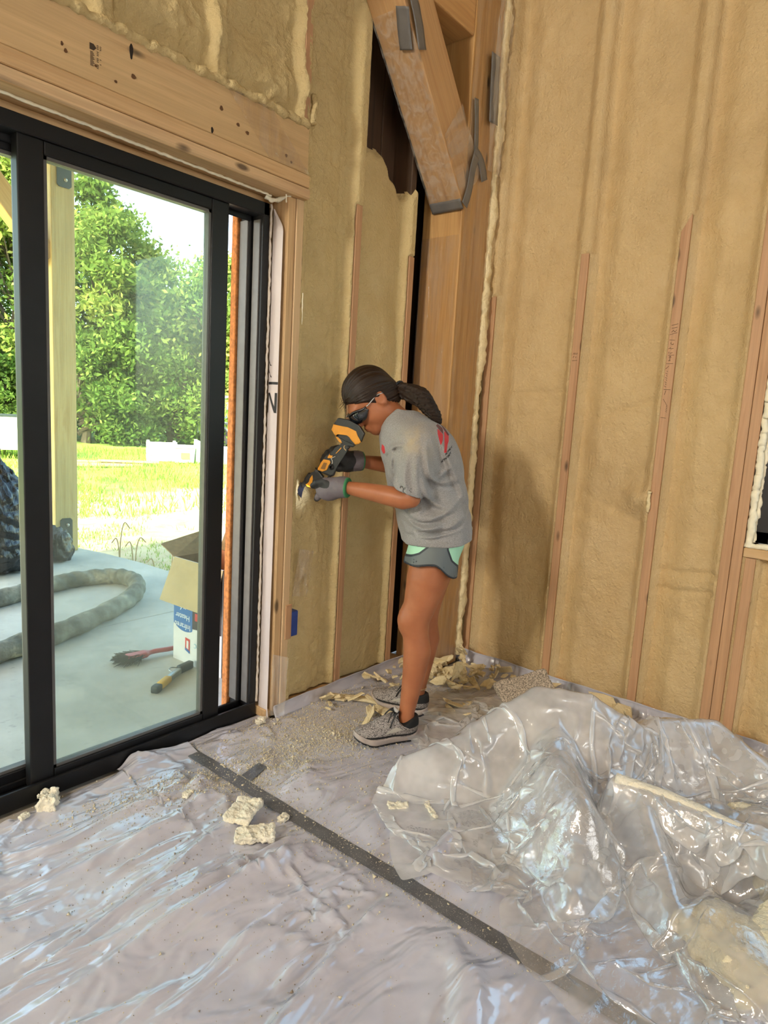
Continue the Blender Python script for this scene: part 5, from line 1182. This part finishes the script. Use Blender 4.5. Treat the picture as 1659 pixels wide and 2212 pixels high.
# ---------------------------------------------------------------- plastic sheeting on the floor
SC.cycles.transparent_max_bounces = 24
def ridge(t, w): return np.exp(-np.abs(t)/w)
def floor_h(x, y, seed):
    """film lying on the slab: packing creases along x, soft drapes and small crumples"""
    h = .006+.006*n2(x*1.6, y*2.4, 2, seed)
    warp = .030*n2(x*1.3, y*1.3, 2, seed+1)
    for k, (c, a, wd) in enumerate(((-.20, .018, .020), (-.37, .026, .024), (-.55, .018, .018), (-.76, .034, .030), (-.98, .022, .020), (-1.20, .030, .026), (-1.45, .024, .020), (-1.75, .028, .024), (-2.0, .022, .02))):
        am = a*(.30+.70*sst(-.25, .25, n2(x*1.1+k*3.1, y*0, 2, seed+2)))
        t = y-c-warp*(.6+.2*k % 1)-.04*np.sin(x*1.7+k)-(.14*(k % 3)-.10)*(x+2)
        h = h+am*np.where(t > 0, np.clip(1-t/wd, 0, 1), np.exp(t/(wd*3.0)))
    for k in range(16):                                  # finer packing folds at changing angles
        t = y+.12+.145*k+(.22*math.sin(k*2.3))*(x+1.9)+.018*np.sin(x*2.6+k*1.9)+warp*.5; am = .013*sst(-.1, .3, n2(x*1.6+k*5.3, y*0, 2, seed+13))
        h = h+am*np.where(t > 0, np.clip(1-t/.016, 0, 1), np.exp(t/.035))
    u, v = x*.80+y*.60, -x*.60+y*.80
    pull = np.clip(n2(u*1.3, v*6.0, 3, seed+4), 0, 1); h = h+.065*pull**1.4*sst(-.3, .2, n2(x*.9, y*.9, 2, seed+5))
    r = np.abs(n2(x*5+2*n2(x*2, y*2, 1, seed+9), y*9, 3, seed+6)); h = h+.050*np.clip(.30-r, 0, 1)**1.1*sst(-.2, .3, n2(x*1.7, y*1.5, 2, seed+7))
    h = h+.002*np.abs(n2(x*22, y*30, 2, seed+8))
    h = h+.045*np.clip(n2(x*1.0+.6*y, y*3.4-.8*x, 2, seed+11), 0, 1)**1.3
    k = sst(.015, .16, np.abs(x+1.605))*.92+.08          # pulled flat under the tape
    k = k*(.06+.94*sst(.24, .55, np.hypot((x+.90)*.8, y+.46)))*(.12+.88*sst(.45, .75, np.hypot(x+.10, (y+.25)*.8)))*(.3+.7*sst(-.12, -.40, x))
    return .004+(h-.004)*k
def sheet(name, x0, x1, y0f, y1, step, seed, label, extra=None):
    xs = np.arange(x0, x1+1e-6, step); ts = np.linspace(0, 1, int(abs(y1-y0f(x0))/step)+1)
    X, T = np.meshgrid(xs, ts, indexing='ij'); ye = np.array([y0f(a) for a in xs])[:, None]; Y = ye+(y1-ye)*T
    H = floor_h(X, Y, seed); Z = H-.006
    if extra is not None: Z = Z+extra(X, Y)
    o = obj(name, np.stack([X, Y, np.maximum(Z, -.008)], -1).reshape(-1, 3), grid(len(xs), len(ts)), FLOORF, None, True)
    return tag(o, label, 'plastic sheet')
sheet('floor_sheeting', -3.1, -1.585, lambda x: -.055+.012*math.sin(x*9)+(.0 if x < -1.86 else .035), -2.3, .0085, 81, 'glossy creased plastic sheet on the floor along the sliding door',
      lambda x, y: .022*sst(-.10, -.02, y)*sst(-1.86, -1.80, x)+.006*np.exp(-((y+.08)/.03)**2))
sheet('floor_sheeting', -1.615, -.012, lambda x: -.012 if x < -1.22 else (-.088 if x < -.31 else -.25), -2.5, .0105, 85, 'dusty white plastic sheet on the floor under the person', lambda x, y: .003+.0*x)
# duct tape over the seam
g = N('duct_tape'); v = g.coord(); c = g.ramp(g.noise(v, 14, 3), [(.3, (.085, .085, .09)), (.7, (.14, .14, .145))])
c = g.mix(g.ramp(g.noise(v, 300, 2), [(.63, (0, 0, 0)), (.68, (1, 1, 1))]), c, (.45, .42, .36))
TAPE = g.done(g.bsdf(c, .38, g.bump(g.noise(g.coord((300, 30, 30)), 1, 2), .15, .001)))
yy = np.linspace(-.005, -2.3, 230); ww = np.linspace(-.026, .026, 7); Yt, Wt = np.meshgrid(yy, ww, indexing='ij'); Xt = -1.605+Wt+.006*n2(Yt*1.2, Yt*0, 2, 88)
Zt = np.maximum(floor_h(Xt, Yt, 81), floor_h(Xt, Yt, 85)+.003)-.006
k = np.hanning(15); k /= k.sum(); Zs = np.stack([np.convolve(np.pad(Zt.max(1), 7, 'edge'), k, 'valid')]*7, 1); Zt = np.maximum(Zs, Zt)+.0022+.010*sst(-.12, -.0, Yt)*n2(Yt*30, Wt*20, 2, 3)**2*.6
tag(obj('duct_tape_strip', np.stack([Xt, Yt, Zt], -1).reshape(-1, 3), grid(230, 7), TAPE, None, True), 'long grey duct tape strip sealing the seam between floor sheets', 'tape')
yy = np.linspace(-.33, -.38, 6); xx = np.linspace(-1.58, -1.49, 10); X, Y = np.meshgrid(xx, yy, indexing='ij')
tag(obj('duct_tape_strip', np.stack([X, Y+.2*(X+1.5), floor_h(X, Y, 85)+.004], -1).reshape(-1, 3), grid(10, 6), TAPE, None, True), 'short grey duct tape patch crossing the seam near the foam dust', 'tape')

# ---------------------------------------------------------------- foam litter
def ztop(x, y):
    a, b = np.array([float(x)]), np.array([float(y)])
    return float(floor_h(a, b, 81)[0]-.006) if x < -1.6 else float(floor_h(a, b, 85)[0]-.003)
def chip_mesh(seed, L_, W_, T_, n=6):
    r_ = np.random.RandomState(seed); a = np.sort(r_.uniform(0, 6.283, n)); a = np.linspace(0, 6.283, n+1)[:-1]+r_.uniform(-.25, .25, n); rr = r_.uniform(.5, 1.2, n)
    x, y = np.cos(a)*rr*L_/2, np.sin(a)*rr*W_/2; V_ = []
    bend = r_.normal(0, .25)/max(L_, .02)
    def zc(x, y): return bend*x*x*.5+.002*r_.normal(size=np.shape(x))
    for s, k in ((0, .92), (.5, 1.0), (1, .88)): V_.append(np.stack([x*k, y*k, zc(x, y)+T_*s+r_.normal(0, T_*.10, n)], 1))
    V_ = np.concatenate(V_+[np.array([[0, 0, 0], [r_.normal(0, L_*.1), 0, T_*r_.uniform(.9, 1.25)]])]); F = []
    for k in range(2):
        for i in range(n): j = (i+1) % n; F.append((k*n+i, k*n+j, (k+1)*n+j, (k+1)*n+i))
    for i in range(n): j = (i+1) % n; F.append((3*n, j, i)); F.append((3*n+1, 2*n+i, 2*n+j))
    V_[:, 2] -= V_[:, 2].min(); return V_, F
CHIPM = foam_mat('foam_chip', (.80, .68, .43), .9); CHIPL = foam_mat('foam_chip_pale', (.84, .78, .63), 1.0)
def chip(seed, x, y, rz, L_, W_, T_, tilt=(0, 0), z=0.0, mat=None, label='', group=None, name='foam_offcut'):
    V_, F = chip_mesh(seed, L_, W_, T_); M_ = np.array(Matrix.Rotation(rz, 3, 'Z') @ Matrix.Rotation(tilt[0], 3, 'X') @ Matrix.Rotation(tilt[1], 3, 'Y')); Vr = V_@M_.T; Vr[:, 2] -= Vr[:, 2].min()
    o = obj(name, Vr, F, mat or CHIPM); o.location = (x, y, ztop(x, y)+.001+z); return tag(o, label, 'foam scrap', group)
r_ = np.random.RandomState(12)
sd = 0
def litter(n, xr, yr, lr, what, where, group, zr=0.03, tl=.35):
    """each piece is described by its own size, outline and tilt"""
    global sd
    for k in range(n):
        sd += 1; L_ = r_.uniform(*lr); x, y = r_.uniform(*xr), r_.uniform(*yr); asp = r_.uniform(.2, .7); tx_, ty_ = r_.normal(0, tl), r_.normal(0, tl); zz_ = r_.uniform(0, zr)
        size = 'tiny' if L_ < .04 else 'small' if L_ < .065 else 'medium' if L_ < .09 else 'large'
        shape = 'narrow' if asp < .38 else 'broad' if asp > .55 else 'jagged'; t = math.hypot(tx_, ty_); pose = 'lying flat' if t < .25 else 'tilted' if t < .6 else 'standing on edge'
        chip(sd, x, y, r_.uniform(0, 6.28), L_, L_*asp, r_.uniform(.004, .011), (tx_, ty_), zz_, None, f'{size} {shape} {what} {pose} {where}', group)
litter(64, (-.50, -.10), (-.56, -.27), (.03, .13), 'cream foam offcut', 'at the corner post foot', 'foam litter by the corner post', .07, .4)
litter(26, (-.72, -.34), (-.36, -.12), (.03, .11), 'foam shaving', 'behind the feet at the wall', 'foam litter behind the feet', .05, .45)
litter(14, (-.22, -.06), (-1.0, -.40), (.05, .14), 'foam offcut', 'along the foot of the foam wall', 'foam litter along the right wall', .03, .3)
litter(16, (-.34, -.07), (-2.0, -1.05), (.06, .17), 'broken foam plate', 'between plastic heap and wall', 'foam litter behind the plastic heap', .04, .3)
litter(7, (-1.06, -.88), (-.20, -.10), (.04, .10), 'foam flake', 'beside the door stud', 'foam flakes beside the door stud', .015, .3)
litter(6, (-.98, -.74), (-.42, -.22), (.08, .15), 'cream foam flake', 'beside the shoes', 'foam flakes beside the shoes', .02, .25)
litter(6, (-.66, -.42), (-.72, -.52), (.06, .14), 'foam flake', 'behind the heel of the shoe', 'foam flakes behind the heel', .02, .25)
for x, y, rz, t, lb in ((-.20, -.86, .4, 1.15, 'foam shard stuck upright on the base film beneath the second stud'), (-.10, -1.12, -.6, 1.2, 'foam shard leaning on the base film near the third stud')):
    sd += 1; chip(sd, x, y, rz, .10, .07, .012, (t, .2), .01, None, lb)
def strip(name, pts, w_, t_, seed, label, mat=None):
    P = spline(pts, 10); n = len(P); r_ = np.random.RandomState(seed); tg = np.gradient(P, axis=0); tg /= np.linalg.norm(tg, axis=1)[:, None]; sdv = np.cross(tg, [0, 0, 1]); sdv /= np.linalg.norm(sdv, axis=1)[:, None]; upv = np.cross(sdv, tg)
    k = np.linspace(0, 2*math.pi, 11)[:-1]; sS, kK = np.meshgrid(np.arange(n)*.03, k, indexing='ij'); j = 1+.22*n2(sS*14+seed, kK*1.1, 2, seed)
    cs, sn = np.sign(np.cos(kK))*np.abs(np.cos(kK))**.6, np.sign(np.sin(kK))*np.abs(np.sin(kK))**.6
    Vv = P[:, None]+sdv[:, None]*(cs*w_/2*j)[..., None]+upv[:, None]*(sn*t_/2*j)[..., None]
    F = [(i*10+a, i*10+(a+1) % 10, (i+1)*10+(a+1) % 10, (i+1)*10+a) for i in range(n-1) for a in range(10)]; F += [tuple(range(10))[::-1], tuple((n-1)*10+a for a in range(10))]
    return tag(obj(name, Vv.reshape(-1, 3), F, mat or CHIPM, None, True), label, 'foam strip')
strip('foam_strip', [(-.90, -.10, .016), (-.82, -.22, .018), (-.74, -.42, .02), (-.64, -.60, .016)], .040, .018, 3, 'long curved foam strip lying under the shoes')
strip('foam_strip', [(-.36, -1.58, .05), (-.30, -1.75, .03), (-.27, -1.95, .02), (-.25, -2.2, .02)], .035, .02, 5, 'long splintered foam strip along the wall past the heap')
strip('foam_strip', [(-.62, -.62, .012), (-.50, -.80, .014), (-.44, -.92, .012)], .032, .014, 7, 'straight foam strip between the shoe and the plastic heap')
# lumps with torn faces in the foreground
def lump(name, c, r, seed, rz, label, mat=None, cat='foam scrap', fl=.5, rough=.45, h=.0035, group=None):
    R = rotm(0, 0, rz)
    def f(P):
        d = s_box(P, (0, 0, r[2]), r, min(r)*.5); return d+min(r)*rough*1.3*fbm(P*(1.2/min(r[0], r[1]))+seed*3.7, 4, .6)+min(r)*.22*np.abs(pn(P*(1.6/min(r))+seed))
    vv, ff = sdf_mesh(lambda P: smax(f(P@R), -P[:, 2], .002), (-max(r)*1.5, -max(r)*1.5, -.01), (max(r)*1.5, max(r)*1.5, r[2]*2.8), h, 1)
    o = obj(name, vv, ff, mat or CHIPL, None, True); o.location = (c[0], c[1], ztop(c[0], c[1])+(c[2] if len(c) > 2 else 0)); return tag(o, label, cat, group)
lump('foam_lump', (-1.735, -.55), (.060, .042, .011), 1, .5, 'flat torn cream foam slab beside the tape strip')
lump('foam_lump', (-1.770, -.645), (.058, .036, .012), 2, -.7, 'pitted cream foam slab lying against the flatter slab by the tape')
lump('foam_lump', (-1.645, -.635), (.018, .012, .010), 3, .2, 'small foam crumb on the edge of the tape strip')
lump('foam_lump', (-1.355, -.870), (.034, .020, .008), 4, 2.4, 'oval foam piece between the tape and the plastic heap')
lump('foam_lump', (-2.115, -.060), (.040, .026, .020), 5, .9, 'jagged foam piece resting on the sill of the sliding door', h=.004)
lump('foam_lump', (-2.200, -.085), (.016, .010, .006), 6, .3, 'tiny foam piece by the sill beyond the jagged piece', h=.003)
lump('foam_lump', (-1.790, -.330), (.018, .012, .008), 7, .3, 'small golden foam crumb between the door sill and the tape', h=.003)
lump('foam_lump', (-1.300, -.960, .0), (.050, .010, .010), 8, 1.0, 'narrow foam sliver at the edge of the plastic heap', h=.004)
lump('foam_lump', (-1.270, -.080), (.022, .016, .012), 9, .4, 'foam crumb at the corner of the door frame', h=.003)
# fine dust and crumbs (uncountable)
def crumbs(name, pts, sz, mat, label, seed):
    r_ = np.random.RandomState(seed); n = len(pts); base = np.array([[1, 1, 1], [1, -1, -1], [-1, 1, -1], [-1, -1, 1]])*.6; tri = np.array([[0, 1, 2], [0, 3, 1], [0, 2, 3], [1, 3, 2]])
    z = np.where(pts[:, 0] < -1.6, floor_h(pts[:, 0], pts[:, 1], 81)-.006, floor_h(pts[:, 0], pts[:, 1], 85)-.003)
    s = sz*np.exp(r_.normal(0, .5, n)); Vv = base[None]*s[:, None, None]*r_.uniform(.6, 1.3, (n, 4, 1)); th = r_.uniform(0, 6.28, n); c, s_ = np.cos(th), np.sin(th)
    Vr = np.stack([Vv[..., 0]*c[:, None]-Vv[..., 1]*s_[:, None], Vv[..., 0]*s_[:, None]+Vv[..., 1]*c[:, None], Vv[..., 2]], -1)+np.stack([pts[:, 0], pts[:, 1], z+s*.5], 1)[:, None]
    tag(obj(name, Vr.reshape(-1, 3), (tri[None]+4*np.arange(n)[:, None, None]).reshape(-1, 3), mat), label, 'dust', None, 'stuff')
DUST = plain('foam_dust', (.70, .62, .45), .95); DIRT = plain('dirt_crumbs', (.34, .27, .20), .95)
r_ = np.random.RandomState(21)
def gs(n, cx, cy, sx, sy, a=0):
    p_ = r_.normal(size=(n, 2))*[sx, sy]; c, s = math.cos(a), math.sin(a); return np.stack([cx+p_[:, 0]*c-p_[:, 1]*s, cy+p_[:, 0]*s+p_[:, 1]*c], 1)
P = np.concatenate([gs(9000, -1.18, -.32, .17, .10, -.5), gs(3500, -1.48, -.36, .12, .09), gs(3000, -1.60, -.70, .03, .45, 0), gs(2500, -1.75, -.28, .20, .06, -.3), gs(2500, -1.0, -.12, .2, .05), gs(2000, -1.2, -.7, .25, .25), gs(900, -1.9, -.8, .3, .35), gs(3500, -.6, -.35, .3, .12)])
P = P[(P[:, 1] < -.03) & (P[:, 0] < -.03) & (P[:, 1] > -2.2) & (P[:, 0] > -2.9)]; P = P[~((P[:, 0] > -1.2) & (P[:, 1] > -.09))]
crumbs('foam_dust', P, .0016, DUST, 'pale foam sawdust scattered over the floor sheeting', 31)
P = np.concatenate([gs(700, -2.0, -.5, .3, .3), gs(400, -1.7, -.9, .3, .4), gs(200, -1.8, -.25, .15, .08)]); P = P[(P[:, 1] < -.06) & (P[:, 0] > -2.9)]
crumbs('dirt_crumbs', P, .0013, DIRT, 'brown dirt crumbs sprinkled over the glossy sheet', 33)

# ---------------------------------------------------------------- foam slabs under the clear plastic
SLAB = foam_mat('foam_slab', (.80, .72, .52), 1.0)
lump('foam_slab', (-.80, -1.93, .0), (.22, .15, .055), 21, .5, 'rough cream foam slab lying under the clear plastic', SLAB, h=.011, rough=.25)
lump('foam_slab', (-1.12, -2.06, .0), (.20, .15, .045), 22, -.4, 'second rough foam slab under plastic in front of the strip', SLAB, h=.011, rough=.3)
lump('foam_slab', (-1.28, -1.86, .0), (.13, .09, .035), 23, .9, 'low crumbled foam slab nearest the long tape strip under plastic', SLAB, h=.009, rough=.4)
strip('foam_strip', [(-1.00, -1.44, .215), (-.98, -1.60, .210), (-.99, -1.78, .200), (-1.02, -2.05, .175)], .034, .028, 9, 'long rough foam strip lying over the slabs in the plastic', CHIPL)
g = N('speckled_board'); v = g.coord(); c = g.ramp(g.noise(v, 160, 3), [(.4, (.18, .15, .12)), (.6, (.55, .46, .36))]); SPK = g.done(g.bsdf(c, .9))
o = lump('foam_slab', (-.50, -.92, .0), (.17, .12, .016), 24, .6, 'speckled grey foam board propped behind the plastic heap', SPK, h=.006, rough=.2); o.rotation_euler = (0, -.5, .3); o.location.z = .10

# ---------------------------------------------------------------- crumpled clear plastic
def film_mat(name, lo, hi, f0):
    """thin polyethylene: part clear, part milky, glossy on both sides"""
    g = N(name); v = g.coord()
    tr = g.n('ShaderNodeBsdfTransparent'); tr.inputs[0].default_value = (.98, .98, .98, 1)
    d1 = g.n('ShaderNodeBsdfDiffuse'); d1.inputs[0].default_value = (.93, .935, .95, 1); d2 = g.n('ShaderNodeBsdfTranslucent'); d2.inputs[0].default_value = (.93, .935, .95, 1)
    md = g.n('ShaderNodeMixShader'); md.inputs[0].default_value = .35; g.l(d1.outputs[0], md.inputs[1]); g.l(d2.outputs[0], md.inputs[2])
    m1 = g.n('ShaderNodeMixShader'); g.l(g.ramp(g.noise(v, 7, 3), [(.35, (lo,)*3), (.7, (hi,)*3)]), m1.inputs[0]); g.l(tr.outputs[0], m1.inputs[1]); g.l(md.outputs[0], m1.inputs[2])
    gl = g.n('ShaderNodeBsdfGlossy'); gl.inputs['Roughness'].default_value = .045
    vo = g.n('ShaderNodeTexVoronoi'); vo.inputs['Scale'].default_value = 13; g.l(g.mix(.12, v, g.noise(v, 9, 2)), vo.inputs['Vector'])
    bp = g.bump(g.math('ADD', vo.outputs['Distance'], g.math('MULTIPLY', g.noise(v, 45, 4, .6, .8), .35)), .5, .012); g.l(bp, gl.inputs['Normal'])
    m2 = g.n('ShaderNodeMixShader'); g.l(g.facing(f0, 1.3, bp), m2.inputs[0]); g.l(m1.outputs[0], m2.inputs[1]); g.l(gl.outputs[0], m2.inputs[2])
    return g.done(m2)
CLEAR = film_mat('milky_film', .46, .82, .12); CLEAR2 = film_mat('clear_film', .14, .42, .13)
def drape(n, m, sx, sy, center, rot, comp, Hc, seed, steps=110, iters=7, z0=.55, rough=.06):
    """small position-based cloth solver: a film dropped, pushed together and settled over what lies beneath"""
    r_ = np.random.RandomState(seed); rx, ry = sx/(n-1), sy/(m-1)
    u, v_ = np.meshgrid((np.arange(n)-(n-1)/2)*rx, (np.arange(m)-(m-1)/2)*ry, indexing='ij')
    P = np.stack([u*comp, v_*comp, np.zeros_like(u)], -1); q = np.stack([u*2.3, v_*2.3, np.zeros_like(u)+seed], -1)
    P[..., 0] += .10*fbm(q, 3); P[..., 1] += .10*fbm(q+31, 3); c, s = math.cos(rot), math.sin(rot)
    P = np.stack([center[0]+P[..., 0]*c-P[..., 1]*s, center[1]+P[..., 0]*s+P[..., 1]*c, P[..., 2]], -1)
    P[..., 2] = Hc(P[..., 0], P[..., 1])+z0*.25+rough*(1+fbm(q*2.2, 4, .6))
    Vl = np.zeros_like(P); dt = .016
    sets = []
    def add(ax, st, rest, k):
        for par in range(2*st) if st > 1 else range(2):
            N_ = (n, m)[ax]; i = np.arange(N_-st); i = i[(i//st) % 2 == (par//1) % 2] if st == 1 else i[(i % (2*st)) == par]
            if len(i): sets.append((ax, i, i+st, rest, k))
    add(0, 1, rx, 1.0); add(1, 1, ry, 1.0); add(0, 2, 2*rx, .04); add(1, 2, 2*ry, .04)
    dg = math.hypot(rx, ry)
    for it in range(steps):
        Pp = P.copy(); Vl[..., 2] -= 9.8*dt; Vl *= .965; P = P+Vl*dt
        for _ in range(iters):
            for ax, i, j, rest, k in sets:
                a = P[i] if ax == 0 else P[:, i]; b = P[j] if ax == 0 else P[:, j]
                d = b-a; L_ = np.sqrt((d*d).sum(-1, keepdims=True))+1e-9; cr = d*(.5*k*(L_-rest)/L_)
                if ax == 0: P[i] = a+cr; P[j] = b-cr
                else: P[:, i] = a+cr; P[:, j] = b-cr
            for pi in (0, 1):
                for pj in (0, 1):
                    for (o1, o2) in (((0, 0), (1, 1)), ((1, 0), (0, 1))):
                        A = (slice(pi+o1[0], n-1+o1[0], 2), slice(pj+o1[1], m-1+o1[1], 2)); B = (slice(pi+o2[0], n-1+o2[0], 2), slice(pj+o2[1], m-1+o2[1], 2))
                        a, b = P[A], P[B]; d = b-a; L_ = np.sqrt((d*d).sum(-1, keepdims=True))+1e-9; cr = d*(.5*.5*(L_-dg)/L_); P[A] = a+cr; P[B] = b-cr
        lo = Hc(P[..., 0], P[..., 1])+.006; hit = P[..., 2] < lo; P[..., 2] = np.maximum(P[..., 2], lo)
        fr_ = np.where(hit, .55, 1.0)[..., None]; P[..., :2] = Pp[..., :2]+(P[..., :2]-Pp[..., :2])*fr_
        P[..., 0] = np.minimum(P[..., 0], -.05)
        Vl = (P-Pp)/dt
    return P
def dome(x, y, cx, cy, ax, ay, h, rot=0., p=2.0):
    c, s = math.cos(rot), math.sin(rot); a = ((x-cx)*c+(y-cy)*s)/ax; b = (-(x-cx)*s+(y-cy)*c)/ay; r2 = a*a+b*b
    return h*np.sqrt(np.clip(1-r2, 0, 1))
def Hbase(x, y):
    h = np.maximum(0, dome(x, y, -.80, -1.93, .30, .23, .135, .5)); h = np.maximum(h, dome(x, y, -1.12, -2.06, .28, .23, .112, -.4)); h = np.maximum(h, dome(x, y, -1.28, -1.86, .19, .15, .090, .9))
    h = np.maximum(h, np.where((np.abs(x+.99) < .03) & (y < -1.42), .185, 0)); return h+.022
def peaks(x, y, L, slope=1.15):
    h = np.zeros_like(x)
    for cx, cy, hh, w_ in L:
        d = np.hypot(x-cx, y-cy); h = np.maximum(h, hh-slope*np.sqrt(d*d+w_*w_)+slope*w_)
    return h
def ridges(x, y, L, slope):
    h = np.zeros_like(x)
    for (ax, ay, az), (bx, by, bz) in L:
        ex, ey = bx-ax, by-ay; t = np.clip(((x-ax)*ex+(y-ay)*ey)/(ex*ex+ey*ey), 0, 1); d = np.hypot(x-ax-t*ex, y-ay-t*ey)
        h = np.maximum(h, az+(bz-az)*t-slope*(np.sqrt(d*d+.0012)-.034))
    return h
RDA = [((-1.02, -.95, .23), (-.84, -1.08, .35)), ((-.84, -1.08, .35), (-.74, -1.24, .34)), ((-.74, -1.24, .34), (-.62, -1.42, .22)), ((-.56, -1.42, .25), (-.40, -1.58, .25)), ((-.40, -1.58, .25), (-.50, -1.78, .19)), ((-1.06, -.94, .20), (-1.24, -.80, .12)), ((-.92, -1.20, .26), (-1.16, -1.30, .20)), ((-.62, -1.02, .20), (-.80, -1.10, .33))]
RDB = [((-1.10, -1.30, .29), (-1.26, -1.44, .26)), ((-1.26, -1.44, .24), (-1.42, -1.50, .10)), ((-1.05, -1.55, .19), (-1.30, -1.72, .11)), ((-.78, -1.70, .15), (-.95, -1.60, .18))]
def HA(x, y): return np.maximum(Hbase(x, y), ridges(x, y, RDA, 1.35))
def HB(x, y): return np.maximum(HA(x, y), ridges(x, y, RDB, 2.0))
def film(name, P, label, mat, lev=1):
    n, m = P.shape[:2]; o = obj(name, P.reshape(-1, 3), grid(n, m), mat, None, True); s = o.modifiers.new('smooth', 'SUBSURF'); s.levels = s.render_levels = lev; return tag(o, label, 'plastic sheet')
film('crumpled_plastic', drape(128, 128, 2.0, 2.0, (-.76, -1.25), .5, .62, HA, 5, rough=.10), 'big heap of crumpled milky plastic film on the floor', CLEAR)
film('crumpled_plastic', drape(120, 120, 1.9, 1.9, (-1.06, -1.80), -.35, .66, HB, 8, rough=.07), 'crumpled clear plastic film trailing over the tape and foam slabs', CLEAR2)
# ---------------------------------------------------------------- small marks: lumber stamp, pencil notes, knots
def stroke_set(name, segs, f, rad, mat, parent):
    bm = bmesh.new()
    for a, b in segs: tube(bm, [f(*a), f(*b)], rad, 4)
    return bm_obj(name, bm, mat, parent)
PENC = plain('pencil', (.06, .035, .02), .8)
# stud pencil marks: (y offset across the stud, z)
def stud_f(yc): return lambda u, z: Vector((-.0022, yc-u, z))
f3 = stud_f(-1.150)
seg = [((-.012, 1.728), (.014, 1.734)), ((-.010, 1.716), (.012, 1.720)), ((-.015, 1.690), (.014, 1.698)), ((-.010, 1.700), (-.002, 1.708)), ((-.002, 1.708), (.004, 1.700)), ((.004, 1.700), (.010, 1.709)),
       ((-.014, 1.668), (.008, 1.667)), ((-.008, 1.652), (-.006, 1.660)), ((-.006, 1.652), (.003, 1.648)), ((.003, 1.648), (.004, 1.655)), ((-.014, 1.632), (-.006, 1.636)), ((-.006, 1.636), (-.004, 1.631)), ((-.002, 1.632), (.006, 1.634)),
       ((-.012, 1.612), (-.010, 1.620)), ((-.006, 1.613), (.004, 1.616)), ((-.012, 1.605), (.012, 1.606)), ((-.004, 1.583), (-.003, 1.601)), ((-.008, 1.596), (-.003, 1.601)), ((.002, 1.596), (-.003, 1.601)), ((-.010, 1.582), (.0, 1.582)), ((-.016, 1.570), (.012, 1.571)),
       ((-.016, 1.548), (-.004, 1.560)), ((-.016, 1.548), (-.012, 1.553)), ((-.014, 1.462), (.014, 1.462)), ((-.004, 1.458), (-.009, 1.440)), ((-.014, 1.344), (.008, 1.342))]
for k in range(8): seg.append(((-.010-.004*(k % 2), 1.540-.009*k), (-.006, 1.536-.009*k)))
for k in range(5): seg.append(((-.012+.004*k, 1.422-.006*k), (-.008+.004*k, 1.418-.006*k)))
for k in range(4): seg.append(((.004, 1.392-.007*k), (.009, 1.388-.007*k)))
stroke_set('pencil_marks', seg, f3, .0007, PENC, wall_right)
f2 = stud_f(-.722)
stroke_set('pencil_marks', [((-.012, 1.612), (-.006, 1.620)), ((-.006, 1.620), (-.004, 1.612)), ((.0, 1.612), (.002, 1.620)), ((.006, 1.612), (.010, 1.620)), ((-.010, 1.598), (-.004, 1.606)), ((.004, 1.596), (.004, 1.604)), ((-.012, 1.584), (.012, 1.586))], f2, .0007, PENC, wall_right)
# lumber stamp on the header beam: reads downwards, dark printed block and two lines
YH = YW-.0168
def stampf(u, z): return Vector((u, YH, z))
def hquad(name, pts, mat, off=0.0): return obj(name, [(x, YH-off, z) for x, z in pts], [tuple(range(len(pts)))], mat, wall_left)
STAMP = plain('stamp_ink', (.055, .035, .022), .8)
hquad('stamp_mark', [(-1.978, 2.272), (-1.966, 2.272), (-1.958, 2.264), (-1.966, 2.255), (-1.978, 2.255)], STAMP)
bm = bmesh.new()
for k in range(11): tube(bm, [(-1.976, YH, 2.250-.0035*k), (-1.968+.002*(k % 3), YH, 2.250-.0035*k)], .0009, 4)
for k in range(15):
    if k % 4 != 3: tube(bm, [(-1.957, YH, 2.272-.0042*k), (-1.952, YH, 2.272-.0042*k)], .0009, 4)
for k in (0, 1, 2, 8, 11): tube(bm, [(-1.948, YH, 2.272-.0042*k), (-1.944, YH, 2.272-.0042*k)], .0008, 4)
for k in range(7): tube(bm, [(-2.232, YH, 2.262-.0075*k), (-2.222, YH, 2.258-.0075*k), (-2.228, YH, 2.256-.0075*k)], .0011, 4)
bm_obj('lumber_stamp', bm, STAMP, wall_left)
KNOT = plain('knot', (.12, .055, .02), .8, .3, 60); CHAR = plain('char_knot', (.02, .014, .010), .9)
for i, (x, z, a, b, m) in enumerate(((-1.852, 2.300, .006, .022, CHAR), (-1.565, 2.182, .005, .010, CHAR), (-1.845, 2.235, .008, .007, KNOT), (-1.53, 2.262, .007, .008, KNOT), (-1.46, 2.235, .007, .006, KNOT), (-1.42, 2.222, .008, .006, KNOT), (-1.24, 2.205, .006, .006, KNOT), (-1.215, 2.19, .005, .005, KNOT), (-2.055, 2.236, .004, .006, KNOT), (-2.045, 2.222, .005, .006, KNOT), (-1.96, 2.218, .004, .004, KNOT), (-1.90, 2.20, .005, .004, KNOT))):
    hquad('knot', [(x+a*math.cos(t)*(1+.2*math.sin(3*t+i)), z+b*math.sin(t)) for t in np.linspace(0, 6.283, 13)[:-1]], m, .0)
# film scrap hanging from the door stud and torn film at the stud foot
wrinkled('plastic_scrap', (-1.128, YW-.010, .52), (.02, -.010, .20), (.085, 0, -.02), (0, -1, 0), 26, 18, .012, 31, WRAP2, wall_left, (9, 22))
wrinkled('plastic_scrap', (-1.235, YW-.012, .03), (.06, -.03, -.02), (.01, .0, .26), (0, -1, 0), 20, 26, .010, 33, WRAP2, wall_left, (9, 16))
wrinkled('plastic_wrap', (-1.52, YW-.022, 2.335), (.19, 0, -.165), (.20, 0, .0), (0, -1, 0), 30, 30, .006, 35, WRAP, wall_left, (7, 9))
